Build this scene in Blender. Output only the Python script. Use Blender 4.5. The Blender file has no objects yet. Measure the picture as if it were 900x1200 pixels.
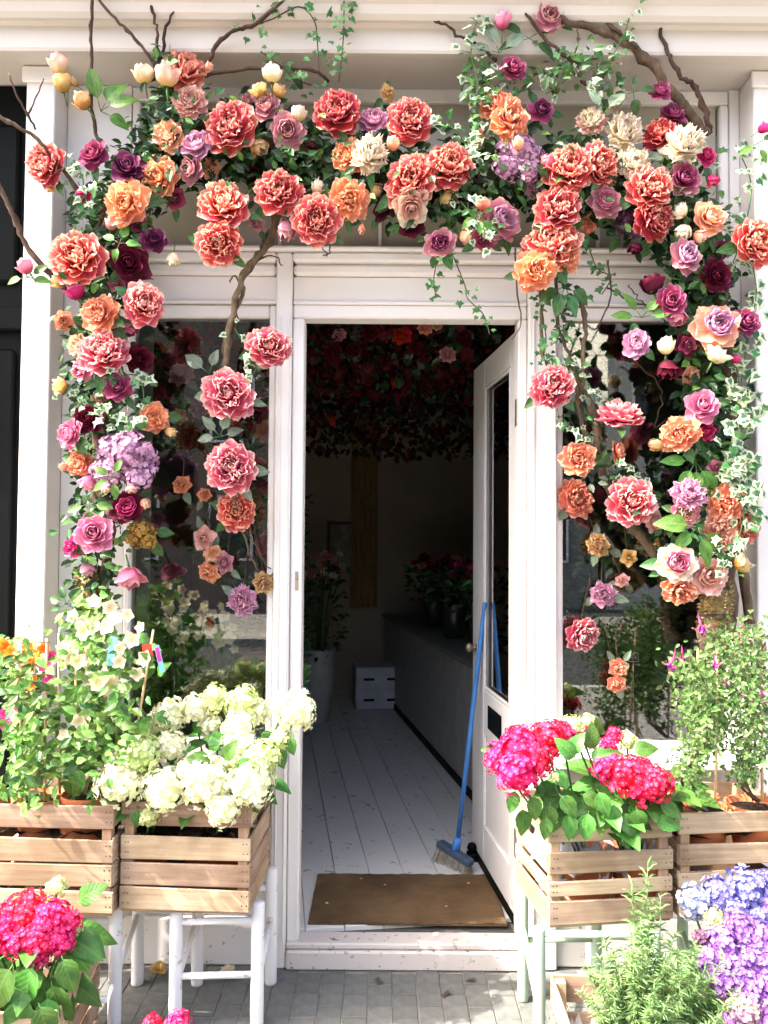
import bpy, bmesh, math, random
from mathutils import Vector, Matrix, Quaternion
R = math.radians
sc = bpy.context.scene
COL = sc.collection

# ------------------------------------------------------------------ camera, sky, sun, exposure
FPX, PITCH, ROLL = 970.0, R(1.9), R(0.4)
CAM = Vector((0.0, -3.08, 1.55))
_f = Vector((0, math.cos(PITCH), math.sin(PITCH)))
_r0, _u0 = Vector((1, 0, 0)), Vector((0, -math.sin(PITCH), math.cos(PITCH)))
_r = _r0 * math.cos(ROLL) + _u0 * math.sin(ROLL)
_u = _u0 * math.cos(ROLL) - _r0 * math.sin(ROLL)
cd = bpy.data.cameras.new('camera'); cam = bpy.data.objects.new('camera', cd); COL.objects.link(cam)
cd.sensor_fit = 'VERTICAL'; cd.sensor_height = 24.0; cd.lens = FPX / 1200 * 24.0
cd.clip_start = 0.05; cd.clip_end = 500
cam.matrix_world = Matrix(((_r.x, _u.x, -_f.x, CAM.x), (_r.y, _u.y, -_f.y, CAM.y), (_r.z, _u.z, -_f.z, CAM.z), (0, 0, 0, 1)))
sc.camera = cam
SUN = Vector((-0.85, -0.205, 1.0)).normalized()           # towards the sun
ELEV = math.asin(SUN.z)
w = bpy.data.worlds.new('World'); sc.world = w; w.use_nodes = True
nt = w.node_tree; bg = nt.nodes['Background']
sky = nt.nodes.new('ShaderNodeTexSky'); sky.sky_type = 'NISHITA'; sky.sun_disc = False
sky.sun_elevation = ELEV; sky.sun_rotation = math.atan2(SUN.x, SUN.y)
sky.dust_density = 6.0; sky.air_density = 0.8; sky.ozone_density = 0.6
nt.links.new(sky.outputs[0], bg.inputs[0]); bg.inputs[1].default_value = 0.15
sl = bpy.data.lights.new('sun', 'SUN'); sl.energy = 2.5; sl.angle = R(0.5); sl.color = (1.0, 0.93, 0.84)
so = bpy.data.objects.new('sun', sl); COL.objects.link(so); so.rotation_mode = 'QUATERNION'
so.rotation_quaternion = SUN.to_track_quat('Z', 'Y'); so.location = (-6, -3, 9)
vs = sc.view_settings
vs.view_transform = 'Standard'; vs.look = 'None'; vs.exposure = 2.68; vs.gamma = 1.0; vs.use_curve_mapping = False
sc.cycles.use_denoising = True
sc.cycles.max_bounces = 8; sc.cycles.diffuse_bounces = 4; sc.cycles.glossy_bounces = 3
sc.cycles.transparent_max_bounces = 12; sc.cycles.caustics_reflective = False; sc.cycles.caustics_refractive = False

def at(px, py, Y):
    d = _f + _r * ((px - 450) / FPX) + _u * ((600 - py) / FPX)
    return CAM + d * ((Y - CAM.y) / d.y)
def pxm(Y): return (Y - CAM.y) / FPX                      # metres per photo pixel at depth Y

# ------------------------------------------------------------------ mesh and object helpers
class MB:
    def __init__(s): s.v = []; s.f = []; s.m = []; s.uv = []; s.sm = []
    def add(s, V, F, m=0, uv=None, smooth=False, M=None):
        n = len(s.v)
        s.v += [tuple(M @ Vector(p)) for p in V] if M is not None else [tuple(p) for p in V]
        s.uv += list(uv) if uv else [(0.5, 0.5)] * len(V)
        for f in F: s.f.append(tuple(i + n for i in f)); s.m.append(m); s.sm.append(smooth)
        return s
    def mesh(s, name, mats):
        me = bpy.data.meshes.new(name); me.from_pydata(s.v, [], s.f)
        for m in (mats if isinstance(mats, (list, tuple)) else [mats]): me.materials.append(m)
        me.polygons.foreach_set('material_index', s.m); me.polygons.foreach_set('use_smooth', s.sm)
        l = me.uv_layers.new(name='UVMap'); li = [0] * len(me.loops); me.loops.foreach_get('vertex_index', li)
        buf = []
        for i in li: buf += s.uv[i]
        l.data.foreach_set('uv', buf); me.update()
        return me
    def build(s, name, mats, parent=None, M=None): return put(name, s.mesh(name, mats), parent, M)
def put(name, me, parent=None, M=None):
    o = bpy.data.objects.new(name, me); COL.objects.link(o)
    if parent is not None: o.parent = parent
    if M is not None: o.matrix_basis = M
    return o
def tag(o, label=None, cat=None, group=None, kind=None):
    if label: o['label'] = label
    if cat: o['category'] = cat
    if group: o['group'] = group
    if kind: o['kind'] = kind
    return o
def empty(name, label, cat, loc=(0, 0, 0), group=None, rz=0, M=None):
    o = bpy.data.objects.new(name, None); COL.objects.link(o); o.empty_display_size = 0.02
    o.matrix_basis = M if M is not None else Matrix.Translation(loc) @ Matrix.Rotation(rz, 4, 'Z')
    return tag(o, label, cat, group)
def T(x, y, z): return Matrix.Translation((x, y, z))
def RZ(a): return Matrix.Rotation(a, 4, 'Z')
def RX(a): return Matrix.Rotation(a, 4, 'X')
def RY(a): return Matrix.Rotation(a, 4, 'Y')
def S(x, y=None, z=None): return Matrix.Diagonal((x, x if y is None else y, x if z is None else z, 1))

def vbox(lo, hi, c=0.0):
    x0, y0, z0 = lo; x1, y1, z1 = hi
    if c <= 0:
        V = [(x0, y0, z0), (x1, y0, z0), (x1, y1, z0), (x0, y1, z0), (x0, y0, z1), (x1, y0, z1), (x1, y1, z1), (x0, y1, z1)]
        return V, [(0, 3, 2, 1), (4, 5, 6, 7), (0, 1, 5, 4), (1, 2, 6, 5), (2, 3, 7, 6), (3, 0, 4, 7)]
    V = []; F = []; id_ = {}
    L = (lo, hi)
    for sx in (0, 1):
        for sy in (0, 1):
            for sz in (0, 1):
                s3 = (sx, sy, sz)
                for ax in range(3):      # the vertex that lies on the face of axis ax
                    p = []
                    for k in range(3):
                        b = L[s3[k]][k]
                        p.append(b if k == ax else b + (c if s3[k] == 0 else -c))
                    id_[(s3, ax)] = len(V); V.append(tuple(p))
    for ax in range(3):
        a, b = [k for k in range(3) if k != ax]
        for sd in (0, 1):
            q = []
            for (i, j) in ((0, 0), (1, 0), (1, 1), (0, 1)):
                s3 = [0, 0, 0]; s3[ax] = sd; s3[a] = i; s3[b] = j; q.append(id_[(tuple(s3), ax)])
            F.append(tuple(q))
        for i in (0, 1):                 # edges along ax
            for j in (0, 1):
                e0 = [0, 0, 0]; e0[a] = i; e0[b] = j; e1 = list(e0); e1[ax] = 1
                F.append((id_[(tuple(e0), a)], id_[(tuple(e1), a)], id_[(tuple(e1), b)], id_[(tuple(e0), b)]))
    for s3 in [(x, y, z) for x in (0, 1) for y in (0, 1) for z in (0, 1)]:
        F.append((id_[(s3, 0)], id_[(s3, 1)], id_[(s3, 2)]))
    return V, F
def box(mb, lo, hi, c=0.0, m=0, M=None):
    V, F = vbox(lo, hi, c); return mb.add(V, F, m, M=M)
def bx(name, lo, hi, mat, parent=None, c=0.003, M=None):
    mb = MB(); box(mb, lo, hi, c)
    if c > 0:                            # chamfer faces get consistent normals
        me = mb.mesh(name, mat); fixn(me); return put(name, me, parent, M)
    return mb.build(name, mat, parent, M)
def fixn(me):
    b = bmesh.new(); b.from_mesh(me); bmesh.ops.recalc_face_normals(b, faces=b.faces); b.to_mesh(me); b.free()
def tube(mb, P, rad, n=6, m=0, cap=True, jit=0, rng=None):
    P = [Vector(p) for p in P]; rs = rad if isinstance(rad, (list, tuple)) else [rad] * len(P)
    V = []; F = []; uv = []; prev = None
    for i, p in enumerate(P):
        t = (P[min(i + 1, len(P) - 1)] - P[max(i - 1, 0)])
        t = t.normalized() if t.length > 1e-9 else Vector((0, 0, 1))
        a = t.cross(Vector((0, 0, 1)) if prev is None and abs(t.z) < .9 else (Vector((1, 0, 0)) if prev is None else prev)).normalized() if prev is None else (prev - t * prev.dot(t)).normalized()
        prev = a; b = t.cross(a)
        for k in range(n):
            q = 2 * math.pi * k / n; rr = rs[i] * (1 + (rng.uniform(-jit, jit) if jit else 0))
            V.append(p + (a * math.cos(q) + b * math.sin(q)) * rr); uv.append((k / n, i / max(1, len(P) - 1)))
    for i in range(len(P) - 1):
        for k in range(n):
            F.append((i * n + k, i * n + (k + 1) % n, (i + 1) * n + (k + 1) % n, (i + 1) * n + k))
    if cap: F += [tuple(range(n - 1, -1, -1)), tuple((len(P) - 1) * n + k for k in range(n))]
    return mb.add(V, F, m, uv, True)
def lathe(mb, prof, n=20, m=0, M=None, flat=False):
    V = []; F = []
    for (r, z) in prof:
        for k in range(n): V.append((r * math.cos(2 * math.pi * k / n), r * math.sin(2 * math.pi * k / n), z))
    for i in range(len(prof) - 1):
        for k in range(n): F.append((i * n + k, i * n + (k + 1) % n, (i + 1) * n + (k + 1) % n, (i + 1) * n + k))
    return mb.add(V, F, m, None, not flat, M)
def smooth_path(P, k=6):
    P = [Vector(p) for p in P]; out = []
    for i in range(len(P) - 1):
        a, b, c, d = P[max(i - 1, 0)], P[i], P[i + 1], P[min(i + 2, len(P) - 1)]
        for j in range(k):
            t = j / k
            out.append(0.5 * (2 * b + (c - a) * t + (2 * a - 5 * b + 4 * c - d) * t * t + (3 * b - a - 3 * c + d) * t ** 3))
    return out + [P[-1]]

# ------------------------------------------------------------------ materials
def srgb(h):
    v = [int(h[i:i + 2], 16) / 255 for i in (0, 2, 4)]
    return tuple(x / 12.92 if x <= .04045 else ((x + .055) / 1.055) ** 2.4 for x in v)
def node(nt, t, **kw):
    n = nt.nodes.new(t)
    for k, v in kw.items(): setattr(n, k, v)
    return n
def base_mat(name, rough=.6, spec=.3):
    m = bpy.data.materials.new(name); m.use_nodes = True; nt = m.node_tree
    p = nt.nodes['Principled BSDF']; p.inputs['Roughness'].default_value = rough
    p.inputs['Specular IOR Level'].default_value = spec
    return m, nt, p, nt.nodes['Material Output']
def ramp(nt, stops, fac):
    r = node(nt, 'ShaderNodeValToRGB'); e = r.color_ramp.elements
    while len(e) < len(stops): e.new(.5)
    for x, (p, c) in zip(e, stops): x.position = p; x.color = (*c, 1)
    nt.links.new(fac, r.inputs[0]); return r
def noise(nt, scale, detail=4, co=None, rough=.55, dim='3D'):
    n = node(nt, 'ShaderNodeTexNoise'); n.inputs['Scale'].default_value = scale; n.inputs['Detail'].default_value = detail
    n.inputs['Roughness'].default_value = rough
    if co is not None: nt.links.new(co, n.inputs['Vector'])
    return n
def mapping(nt, co, sc_=(1, 1, 1)):
    m = node(nt, 'ShaderNodeMapping'); m.inputs['Scale'].default_value = sc_; nt.links.new(co, m.inputs[0]); return m.outputs[0]
def hsv(nt, col, rnd, dv=.25, dh=.02, ds=0.1):
    h = node(nt, 'ShaderNodeHueSaturation')
    mr = node(nt, 'ShaderNodeMapRange'); mr.inputs[3].default_value = 1 - dv; mr.inputs[4].default_value = 1 + dv
    mh = node(nt, 'ShaderNodeMapRange'); mh.inputs[3].default_value = .5 - dh; mh.inputs[4].default_value = .5 + dh
    nt.links.new(rnd, mr.inputs[0]); nt.links.new(rnd, mh.inputs[0])
    nt.links.new(mr.outputs[0], h.inputs['Value']); nt.links.new(mh.outputs[0], h.inputs['Hue'])
    nt.links.new(col, h.inputs['Color']); return h.outputs[0]
def bump(nt, p, h, strength=.3, dist=.01):
    b = node(nt, 'ShaderNodeBump'); b.inputs['Strength'].default_value = strength; b.inputs['Distance'].default_value = dist
    nt.links.new(h, b.inputs['Height']); nt.links.new(b.outputs[0], p.inputs['Normal'])
def plain(name, c, rough=.6, spec=.3, var=.18, scale=8, bmp=.15, metal=0, coord='Object', dist=.004):
    m, nt, p, o = base_mat(name, rough, spec); p.inputs['Metallic'].default_value = metal
    tc = node(nt, 'ShaderNodeTexCoord'); n = noise(nt, scale, 5, tc.outputs[coord])
    r = ramp(nt, [(.25, tuple(x * (1 - var) for x in c)), (.75, tuple(min(1, x * (1 + var)) for x in c))], n.outputs[0])
    oi = node(nt, 'ShaderNodeObjectInfo')
    nt.links.new(hsv(nt, r.outputs[0], oi.outputs['Random'], .06, .004), p.inputs['Base Color'])
    if bmp: bump(nt, p, noise(nt, scale * 9, 4, tc.outputs[coord]).outputs[0], bmp, dist)
    return m
def translucent(nt, p, o, col, k):
    t = node(nt, 'ShaderNodeBsdfTranslucent'); nt.links.new(col, t.inputs['Color'])
    mx = node(nt, 'ShaderNodeMixShader'); mx.inputs[0].default_value = k
    nt.links.new(p.outputs[0], mx.inputs[1]); nt.links.new(t.outputs[0], mx.inputs[2]); nt.links.new(mx.outputs[0], o.inputs[0])
def petal_mat(name, base, mid, edge, k=.22, dv=.13, dh=.012, e0=.82):
    m, nt, p, o = base_mat(name, .62, .2)
    tc = node(nt, 'ShaderNodeTexCoord'); sp = node(nt, 'ShaderNodeSeparateXYZ'); nt.links.new(tc.outputs['UV'], sp.inputs[0])
    ns = noise(nt, 6, 3, tc.outputs['UV']); ad = node(nt, 'ShaderNodeMath', operation='MULTIPLY_ADD'); ad.inputs[1].default_value = .25
    sb = node(nt, 'ShaderNodeMath', operation='SUBTRACT'); sb.inputs[1].default_value = .125
    nt.links.new(sp.outputs[1], sb.inputs[0]); nt.links.new(ns.outputs[0], ad.inputs[0]); nt.links.new(sb.outputs[0], ad.inputs[2])
    r = ramp(nt, [(.05, base), (.55, mid), (e0, mid), (min(.99, e0 + .16), edge)], ad.outputs[0])
    vn = noise(nt, 1, 2, mapping(nt, tc.outputs['UV'], (26, 2.5, 1)))
    vr = ramp(nt, [(.3, (.78, .78, .78)), (.65, (1.08, 1.08, 1.08))], vn.outputs[0])
    mu = node(nt, 'ShaderNodeMixRGB', blend_type='MULTIPLY'); mu.inputs[0].default_value = .7
    nt.links.new(r.outputs[0], mu.inputs[1]); nt.links.new(vr.outputs[0], mu.inputs[2])
    oi = node(nt, 'ShaderNodeObjectInfo'); c = hsv(nt, mu.outputs[0], oi.outputs['Random'], dv, dh)
    nt.links.new(c, p.inputs['Base Color']); bump(nt, p, vn.outputs[0], .25, .002); translucent(nt, p, o, c, k); return m
def leaf_mat(name, dark, light, k=.2, vein=None, rough=.45, dv=.3, edge=None):
    m, nt, p, o = base_mat(name, rough, .35)
    tc = node(nt, 'ShaderNodeTexCoord'); sp = node(nt, 'ShaderNodeSeparateXYZ'); nt.links.new(tc.outputs['UV'], sp.inputs[0])
    g = node(nt, 'ShaderNodeNewGeometry')
    n = noise(nt, 3, 3, tc.outputs['UV']); r = ramp(nt, [(.3, dark), (.7, light)], n.outputs[0]); c = r.outputs[0]
    if vein:                             # pale midrib and side veins, in leaf coordinates
        a = node(nt, 'ShaderNodeMath', operation='SUBTRACT'); a.inputs[1].default_value = .5; nt.links.new(sp.outputs[0], a.inputs[0])
        b = node(nt, 'ShaderNodeMath', operation='ABSOLUTE'); nt.links.new(a.outputs[0], b.inputs[0])
        s = node(nt, 'ShaderNodeMath', operation='MULTIPLY_ADD'); s.inputs[1].default_value = -.6; nt.links.new(b.outputs[0], s.inputs[0]); nt.links.new(sp.outputs[1], s.inputs[2])
        q = node(nt, 'ShaderNodeMath', operation='MULTIPLY'); q.inputs[1].default_value = 44; nt.links.new(s.outputs[0], q.inputs[0])
        w_ = node(nt, 'ShaderNodeMath', operation='SINE'); nt.links.new(q.outputs[0], w_.inputs[0])
        v1 = node(nt, 'ShaderNodeMapRange'); v1.inputs[1].default_value = .9; v1.inputs[2].default_value = 1; v1.inputs[4].default_value = .14; nt.links.new(w_.outputs[0], v1.inputs[0])
        v2 = node(nt, 'ShaderNodeMapRange'); v2.inputs[1].default_value = .035; v2.inputs[2].default_value = .0; nt.links.new(b.outputs[0], v2.inputs[0])
        mx = node(nt, 'ShaderNodeMath', operation='MAXIMUM'); nt.links.new(v1.outputs[0], mx.inputs[0]); nt.links.new(v2.outputs[0], mx.inputs[1])
        mc = node(nt, 'ShaderNodeMixRGB'); nt.links.new(mx.outputs[0], mc.inputs[0]); nt.links.new(c, mc.inputs[1]); mc.inputs[2].default_value = (*vein, 1); c = mc.outputs[0]
        bump(nt, p, w_.outputs[0], .12, .002)
    if edge:                             # variegated margin: UV.y is the distance to the outline
        ad = node(nt, 'ShaderNodeMath', operation='MULTIPLY_ADD'); ad.inputs[1].default_value = .7
        nt.links.new(n.outputs[0], ad.inputs[0]); nt.links.new(sp.outputs[1], ad.inputs[2])
        f = node(nt, 'ShaderNodeMapRange'); f.inputs[1].default_value = .88; f.inputs[2].default_value = 1.02; nt.links.new(ad.outputs[0], f.inputs[0])
        mc = node(nt, 'ShaderNodeMixRGB'); nt.links.new(f.outputs[0], mc.inputs[0]); nt.links.new(c, mc.inputs[1]); mc.inputs[2].default_value = (*edge, 1); c = mc.outputs[0]
    oi = node(nt, 'ShaderNodeObjectInfo'); av = node(nt, 'ShaderNodeMath', operation='ADD')
    nt.links.new(oi.outputs['Random'], av.inputs[0]); nt.links.new(g.outputs['Random Per Island'], av.inputs[1])
    fr = node(nt, 'ShaderNodeMath', operation='FRACT'); nt.links.new(av.outputs[0], fr.inputs[0])
    c = hsv(nt, c, fr.outputs[0], dv, .02); nt.links.new(c, p.inputs['Base Color']); translucent(nt, p, o, c, k); return m
def wood_mat(name, a, b, axis_scale, rough=.75):
    m, nt, p, o = base_mat(name, rough, .15)
    tc = node(nt, 'ShaderNodeTexCoord'); oi = node(nt, 'ShaderNodeObjectInfo')
    add = node(nt, 'ShaderNodeVectorMath', operation='ADD'); nt.links.new(tc.outputs['Object'], add.inputs[0])
    sc3 = node(nt, 'ShaderNodeVectorMath', operation='SCALE'); sc3.inputs['Scale'].default_value = 13
    cv = node(nt, 'ShaderNodeCombineXYZ')
    for i in range(3): nt.links.new(oi.outputs['Random'], cv.inputs[i])
    nt.links.new(cv.outputs[0], sc3.inputs[0]); nt.links.new(sc3.outputs[0], add.inputs[1])
    g = noise(nt, 1, 6, mapping(nt, add.outputs[0], axis_scale), .65)
    r = ramp(nt, [(.25, a), (.5, tuple((x + y) / 2 for x, y in zip(a, b))), (.75, b)], g.outputs[0])
    n2 = noise(nt, 4, 4, add.outputs[0]); r2 = ramp(nt, [(.36, (.50, .45, .41)), (.58, (1.05, 1.05, 1.05))], n2.outputs[0])
    mu = node(nt, 'ShaderNodeMixRGB', blend_type='MULTIPLY'); mu.inputs[0].default_value = .8
    nt.links.new(r.outputs[0], mu.inputs[1]); nt.links.new(r2.outputs[0], mu.inputs[2])
    nt.links.new(hsv(nt, mu.outputs[0], oi.outputs['Random'], .16, .012), p.inputs['Base Color']); bump(nt, p, g.outputs[0], .4, .003); return m
def paint_mat(name, c, worn=.0, dirt=(.30, .26, .2), rough=.5, wscale=14):
    m, nt, p, o = base_mat(name, rough, .35)
    tc0 = node(nt, 'ShaderNodeTexCoord'); oi = node(nt, 'ShaderNodeObjectInfo'); va = node(nt, 'ShaderNodeVectorMath', operation='MULTIPLY_ADD')
    va.inputs[1].default_value = (17, 23, 31); nt.links.new(oi.outputs['Random'], va.inputs[0]); nt.links.new(tc0.outputs['Object'], va.inputs[2])
    class tc: outputs = {'Object': va.outputs[0]}
    n = noise(nt, 2.5, 5, tc.outputs['Object'])
    r = ramp(nt, [(.3, tuple(x * .93 for x in c)), (.7, c)], n.outputs[0]); col = r.outputs[0]
    st = noise(nt, 1, 5, mapping(nt, tc.outputs['Object'], (22, 22, 2.2)), .7)
    rs = ramp(nt, [(.62, (1, 1, 1)), (.85, (.86, .83, .78))], st.outputs[0])
    mu = node(nt, 'ShaderNodeMixRGB', blend_type='MULTIPLY'); mu.inputs[0].default_value = 1
    nt.links.new(col, mu.inputs[1]); nt.links.new(rs.outputs[0], mu.inputs[2]); col = mu.outputs[0]
    if worn:
        ch = noise(nt, wscale, 8, tc.outputs['Object'], .7); f = ramp(nt, [(.62 - worn * .25, (0, 0, 0)), (.66 - worn * .25, (1, 1, 1))], ch.outputs[0])
        mc = node(nt, 'ShaderNodeMixRGB'); nt.links.new(f.outputs[0], mc.inputs[0]); nt.links.new(col, mc.inputs[1]); mc.inputs[2].default_value = (*dirt, 1); col = mc.outputs[0]
    nt.links.new(col, p.inputs['Base Color']); bump(nt, p, noise(nt, 40, 5, tc.outputs['Object']).outputs[0], .12, .003); return m
def glass_mat(name, tint=(.82, .88, .86), ior=1.55):
    m, nt, p, o = base_mat(name); nt.nodes.remove(p)
    tr = node(nt, 'ShaderNodeBsdfTransparent'); tr.inputs[0].default_value = (*tint, 1)
    gl = node(nt, 'ShaderNodeBsdfGlossy'); gl.inputs['Roughness'].default_value = .0; gl.inputs[0].default_value = (1, 1, 1, 1)
    fr = node(nt, 'ShaderNodeFresnel'); fr.inputs[0].default_value = ior
    ml = node(nt, 'ShaderNodeMath', operation='MULTIPLY_ADD'); ml.inputs[1].default_value = 1.7; ml.inputs[2].default_value = 0.0
    nt.links.new(fr.outputs[0], ml.inputs[0])
    mx = node(nt, 'ShaderNodeMixShader'); nt.links.new(ml.outputs[0], mx.inputs[0])
    nt.links.new(tr.outputs[0], mx.inputs[1]); nt.links.new(gl.outputs[0], mx.inputs[2]); nt.links.new(mx.outputs[0], o.inputs[0]); return m

WHITE = paint_mat('white_paint', (.82, .79, .76))
WHITE_WORN = paint_mat('worn_white_paint', (.78, .76, .73), .07, (.34, .30, .25), .6, 34)
SILL_WORN = paint_mat('scuffed_threshold_paint', (.66, .60, .55), .12, (.20, .16, .12), .6, 40)
STOOL_WHITE = paint_mat('chalky_stool_paint', (.80, .80, .80), .10, (.5, .45, .38), .7, 20)
STOOL_GREEN = paint_mat('pale_green_paint', (.42, .55, .41), .05, (.4, .42, .33), .5)
FLOOR_PAINT = paint_mat('painted_floorboard', (.80, .79, .75), .04, (.26, .25, .23), .4, 14)
BLACK = plain('black_gloss_paint', (.004, .005, .005), .5, .06, bmp=.03)
WOOD_X = wood_mat('pale_crate_wood', (.30, .20, .125), (.58, .43, .30), (3, 60, 60))
WOOD_Y = wood_mat('pale_crate_wood_along_depth', (.30, .20, .125), (.58, .43, .30), (60, 3, 60))
WOOD_Z = wood_mat('pale_crate_post_wood', (.36, .22, .13), (.55, .37, .24), (60, 60, 3))
NAIL = plain('dark_nail', (.06, .05, .045), .5, .5, metal=.6)
CANE = wood_mat('bamboo_cane', (.55, .36, .18), (.72, .52, .30), (40, 40, 5), .6)
BARK = wood_mat('brown_bark', (.045, .03, .02), (.21, .15, .10), (60, 60, 26), .9)
TWIG = wood_mat('dark_twig', (.035, .022, .018), (.12, .075, .055), (30, 30, 10), .85)
MOSS = plain('dry_moss', (.33, .24, .11), .95, .05, .5, 60, .8)
TERRA = plain('terracotta', (.60, .19, .08), .8, .15, .2, 12)
SOIL = plain('soil', (.035, .024, .018), .95, .1, .5, 60, .9)
GLASS = glass_mat('window_glass', (.95, .97, .96))
COIR = plain('coir_mat', (.135, .085, .045), .95, .05, .45, 5, .9, dist=.006)
BLUE = plain('blue_broom_paint', (.06, .22, .58), .35, .4)
BRISTLE = plain('dusty_bristle', (.42, .37, .30), .9, .1, .3, 60)
STEEL = plain('dull_brass', (.45, .38, .26), .4, .5, metal=.9)
PAVER = plain('grey_paving_brick', (.138, .142, .132), .85, .2, .28, 25, .5)
# ------------------------------------------------------------------ ground
JOINT = plain('sandy_joint', (.235, .225, .20), .95, .1, .25, 40, .5)
ASPH = plain('asphalt', (.055, .055, .056), .9, .15, .25, 20, .6)
bx('road', (-60, -60, -.2), (60, -5.9, -.13), ASPH, c=0)['kind'] = 'structure'
pav = bx('pavement', (-30, -5.75, -.25), (30, .4, -.004), JOINT, c=0); pav['kind'] = 'structure'
krb = bx('kerb', (-30, -5.9, -.25), (30, -5.752, -.006), plain('kerb_stone', (.33, .32, .30), .85), c=.01); krb['kind'] = 'structure'
rng = random.Random(3); ROWL = .137
pv = []
for k in range(4):
    mb = MB(); q = .0012; V, F = vbox((-.0408 + rng.uniform(0, q), -.0672, -.03), (.0408 - rng.uniform(0, q), .0672, 0), .0022); mb.add(V, F)
    me = mb.mesh('paving_brick', PAVER); fixn(me); pv.append(me)
for i in range(-15, 17):
    for j in range(0, 7):
        y = -.07 - j * ROWL - (.067 if i % 2 else 0) + rng.uniform(-.004, .004)
        if y < -.85: continue
        put('paving_brick', rng.choice(pv), pav, T(i * .0835 + rng.uniform(-.002, .002), y, rng.uniform(-.0015, .0015)) @ RX(rng.uniform(-.005, .005)) @ RY(rng.uniform(-.008, .008)))
mb = MB()                                                   # the same bricks beyond, as one mass
for i in range(-15, 17):
    for j in range(5, 20):
        y = -.07 - j * ROWL - (.067 if i % 2 else 0)
        if y < -.85: box(mb, (i * .0835 - .039, y - .066, -.03), (i * .0835 + .039, y + .066, rng.uniform(-.004, .002)))
tag(mb.build('paving', PAVER, pav), kind='stuff')
far = bx('pavement', (-30, -14.0, -.25), (30, -9.8, -.01), JOINT, c=0); far['kind'] = 'structure'

# ------------------------------------------------------------------ the shop front
shop = empty('flower_shop', 'white painted wooden shop front with a doorway between two display windows', 'shop', (0, 0, 0))
PW = WHITE
def pilaster(x0, x1, name='pilaster'):
    o = bx(name, (x0, -.12, .0), (x1, .25, 3.262), PW, shop, .004)
    bx('plinth', (x0 - .015, -.14, .0), (x1 + .015, -.122, .18), PW, o, .004)
    bx('capital', (x0 - .012, -.135, 3.2), (x1 + .012, -.122, 3.258), PW, o, .004)
pilaster(-1.312, -1.208); pilaster(1.335, 1.445)
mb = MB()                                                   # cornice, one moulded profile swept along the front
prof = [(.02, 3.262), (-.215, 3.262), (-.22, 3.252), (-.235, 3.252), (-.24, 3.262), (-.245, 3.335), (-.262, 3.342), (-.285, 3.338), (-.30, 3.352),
        (-.312, 3.378), (-.335, 3.395), (-.34, 3.41), (-.345, 3.52), (-.30, 3.53), (-.30, 3.74), (-.36, 3.765), (-.445, 3.785), (-.45, 3.87), (.02, 3.97)]  # the uppermost crown is added out of view to shade the fascia below
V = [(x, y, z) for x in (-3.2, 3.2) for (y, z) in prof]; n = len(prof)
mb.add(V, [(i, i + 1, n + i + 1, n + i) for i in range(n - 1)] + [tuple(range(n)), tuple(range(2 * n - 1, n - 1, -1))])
me = mb.mesh('cornice', paint_mat('shaded_cornice_cream', (.60, .55, .495))); fixn(me); put('cornice', me, shop)  # cream darkened in the colour itself, standing in for shade on the fascia
# upper storey wall above, out of the picture, closes the building
bx('upper_wall', (-3.2, .03, 4.0), (3.2, .3, 6.8), plain('stock_brick', (.32, .23, .16), .9), shop, 0)
# flat strips beside the windows
bx('window_side_panel', (-1.206, -.002, .0), (-.965, .05, 3.26), PW, shop, .002)
bx('window_side_panel', (1.296, -.002, .0), (1.333, .05, 3.26), PW, shop, .002)
# posts each side of the door, floor to transom sill
for (a, b) in ((-.404, -.346), (.530, .636)):
    o = bx('door_post', (a, -.045, .0), (b, .06, 2.612), PW, shop, .006)
    bx('bead', (a + .016, -.052, .10), (a + .022, -.0455, 2.37), PW, o, .002)
    bx('bead', (b - .012, -.050, .10), (b - .006, -.0455, 2.37), PW, o, .002)
jl = bx('door_frame', (-.344, -.022, .087), (-.301, .07, 2.372), PW, shop, .005)
bx('latch_plate', (-.3255, -.026, 1.36), (-.3135, -.0225, 1.43), STEEL, jl, .001)
mb = MB(); lathe(mb, [(.0001, -.012), (.006, -.012), (.006, 0), (.0001, 0)], 8, M=T(-.3195, -.0265, 1.405) @ RX(R(90))); mb.build('keyhole_knob', STEEL, jl)
jr = bx('door_frame', (.496, -.022, .087), (.528, .07, 2.372), PW, shop, .005)
bx('hinge', (.4925, .0, 1.98), (.4955, .04, 2.08), STEEL, jr, .001); bx('hinge', (.4925, .0, .38), (.4955, .04, .48), STEEL, jr, .001)
bx('door_head', (-.344, -.020, 2.374), (.528, .07, 2.425), PW, shop, .006)
# lintel rail, built up of a board and three mouldings, either side of the posts and over the door
for (a, b) in ((-.963, -.406), (-.344, .528), (.638, 1.294)):
    o = bx('lintel', (a, -.012, 2.427), (b, .06, 2.53), PW, shop, .002)
    bx('moulding', (a, -.032, 2.532), (b, .06, 2.575), PW, o, .012); bx('moulding', (a, -.052, 2.577), (b, .06, 2.612), PW, o, .008)
    bx('moulding', (a, -.026, 2.424), (b, -.0135, 2.438), PW, o, .004)
bx('transom_sill', (-.963, -.065, 2.614), (1.294, .06, 2.632), PW, shop, .006)
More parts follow.
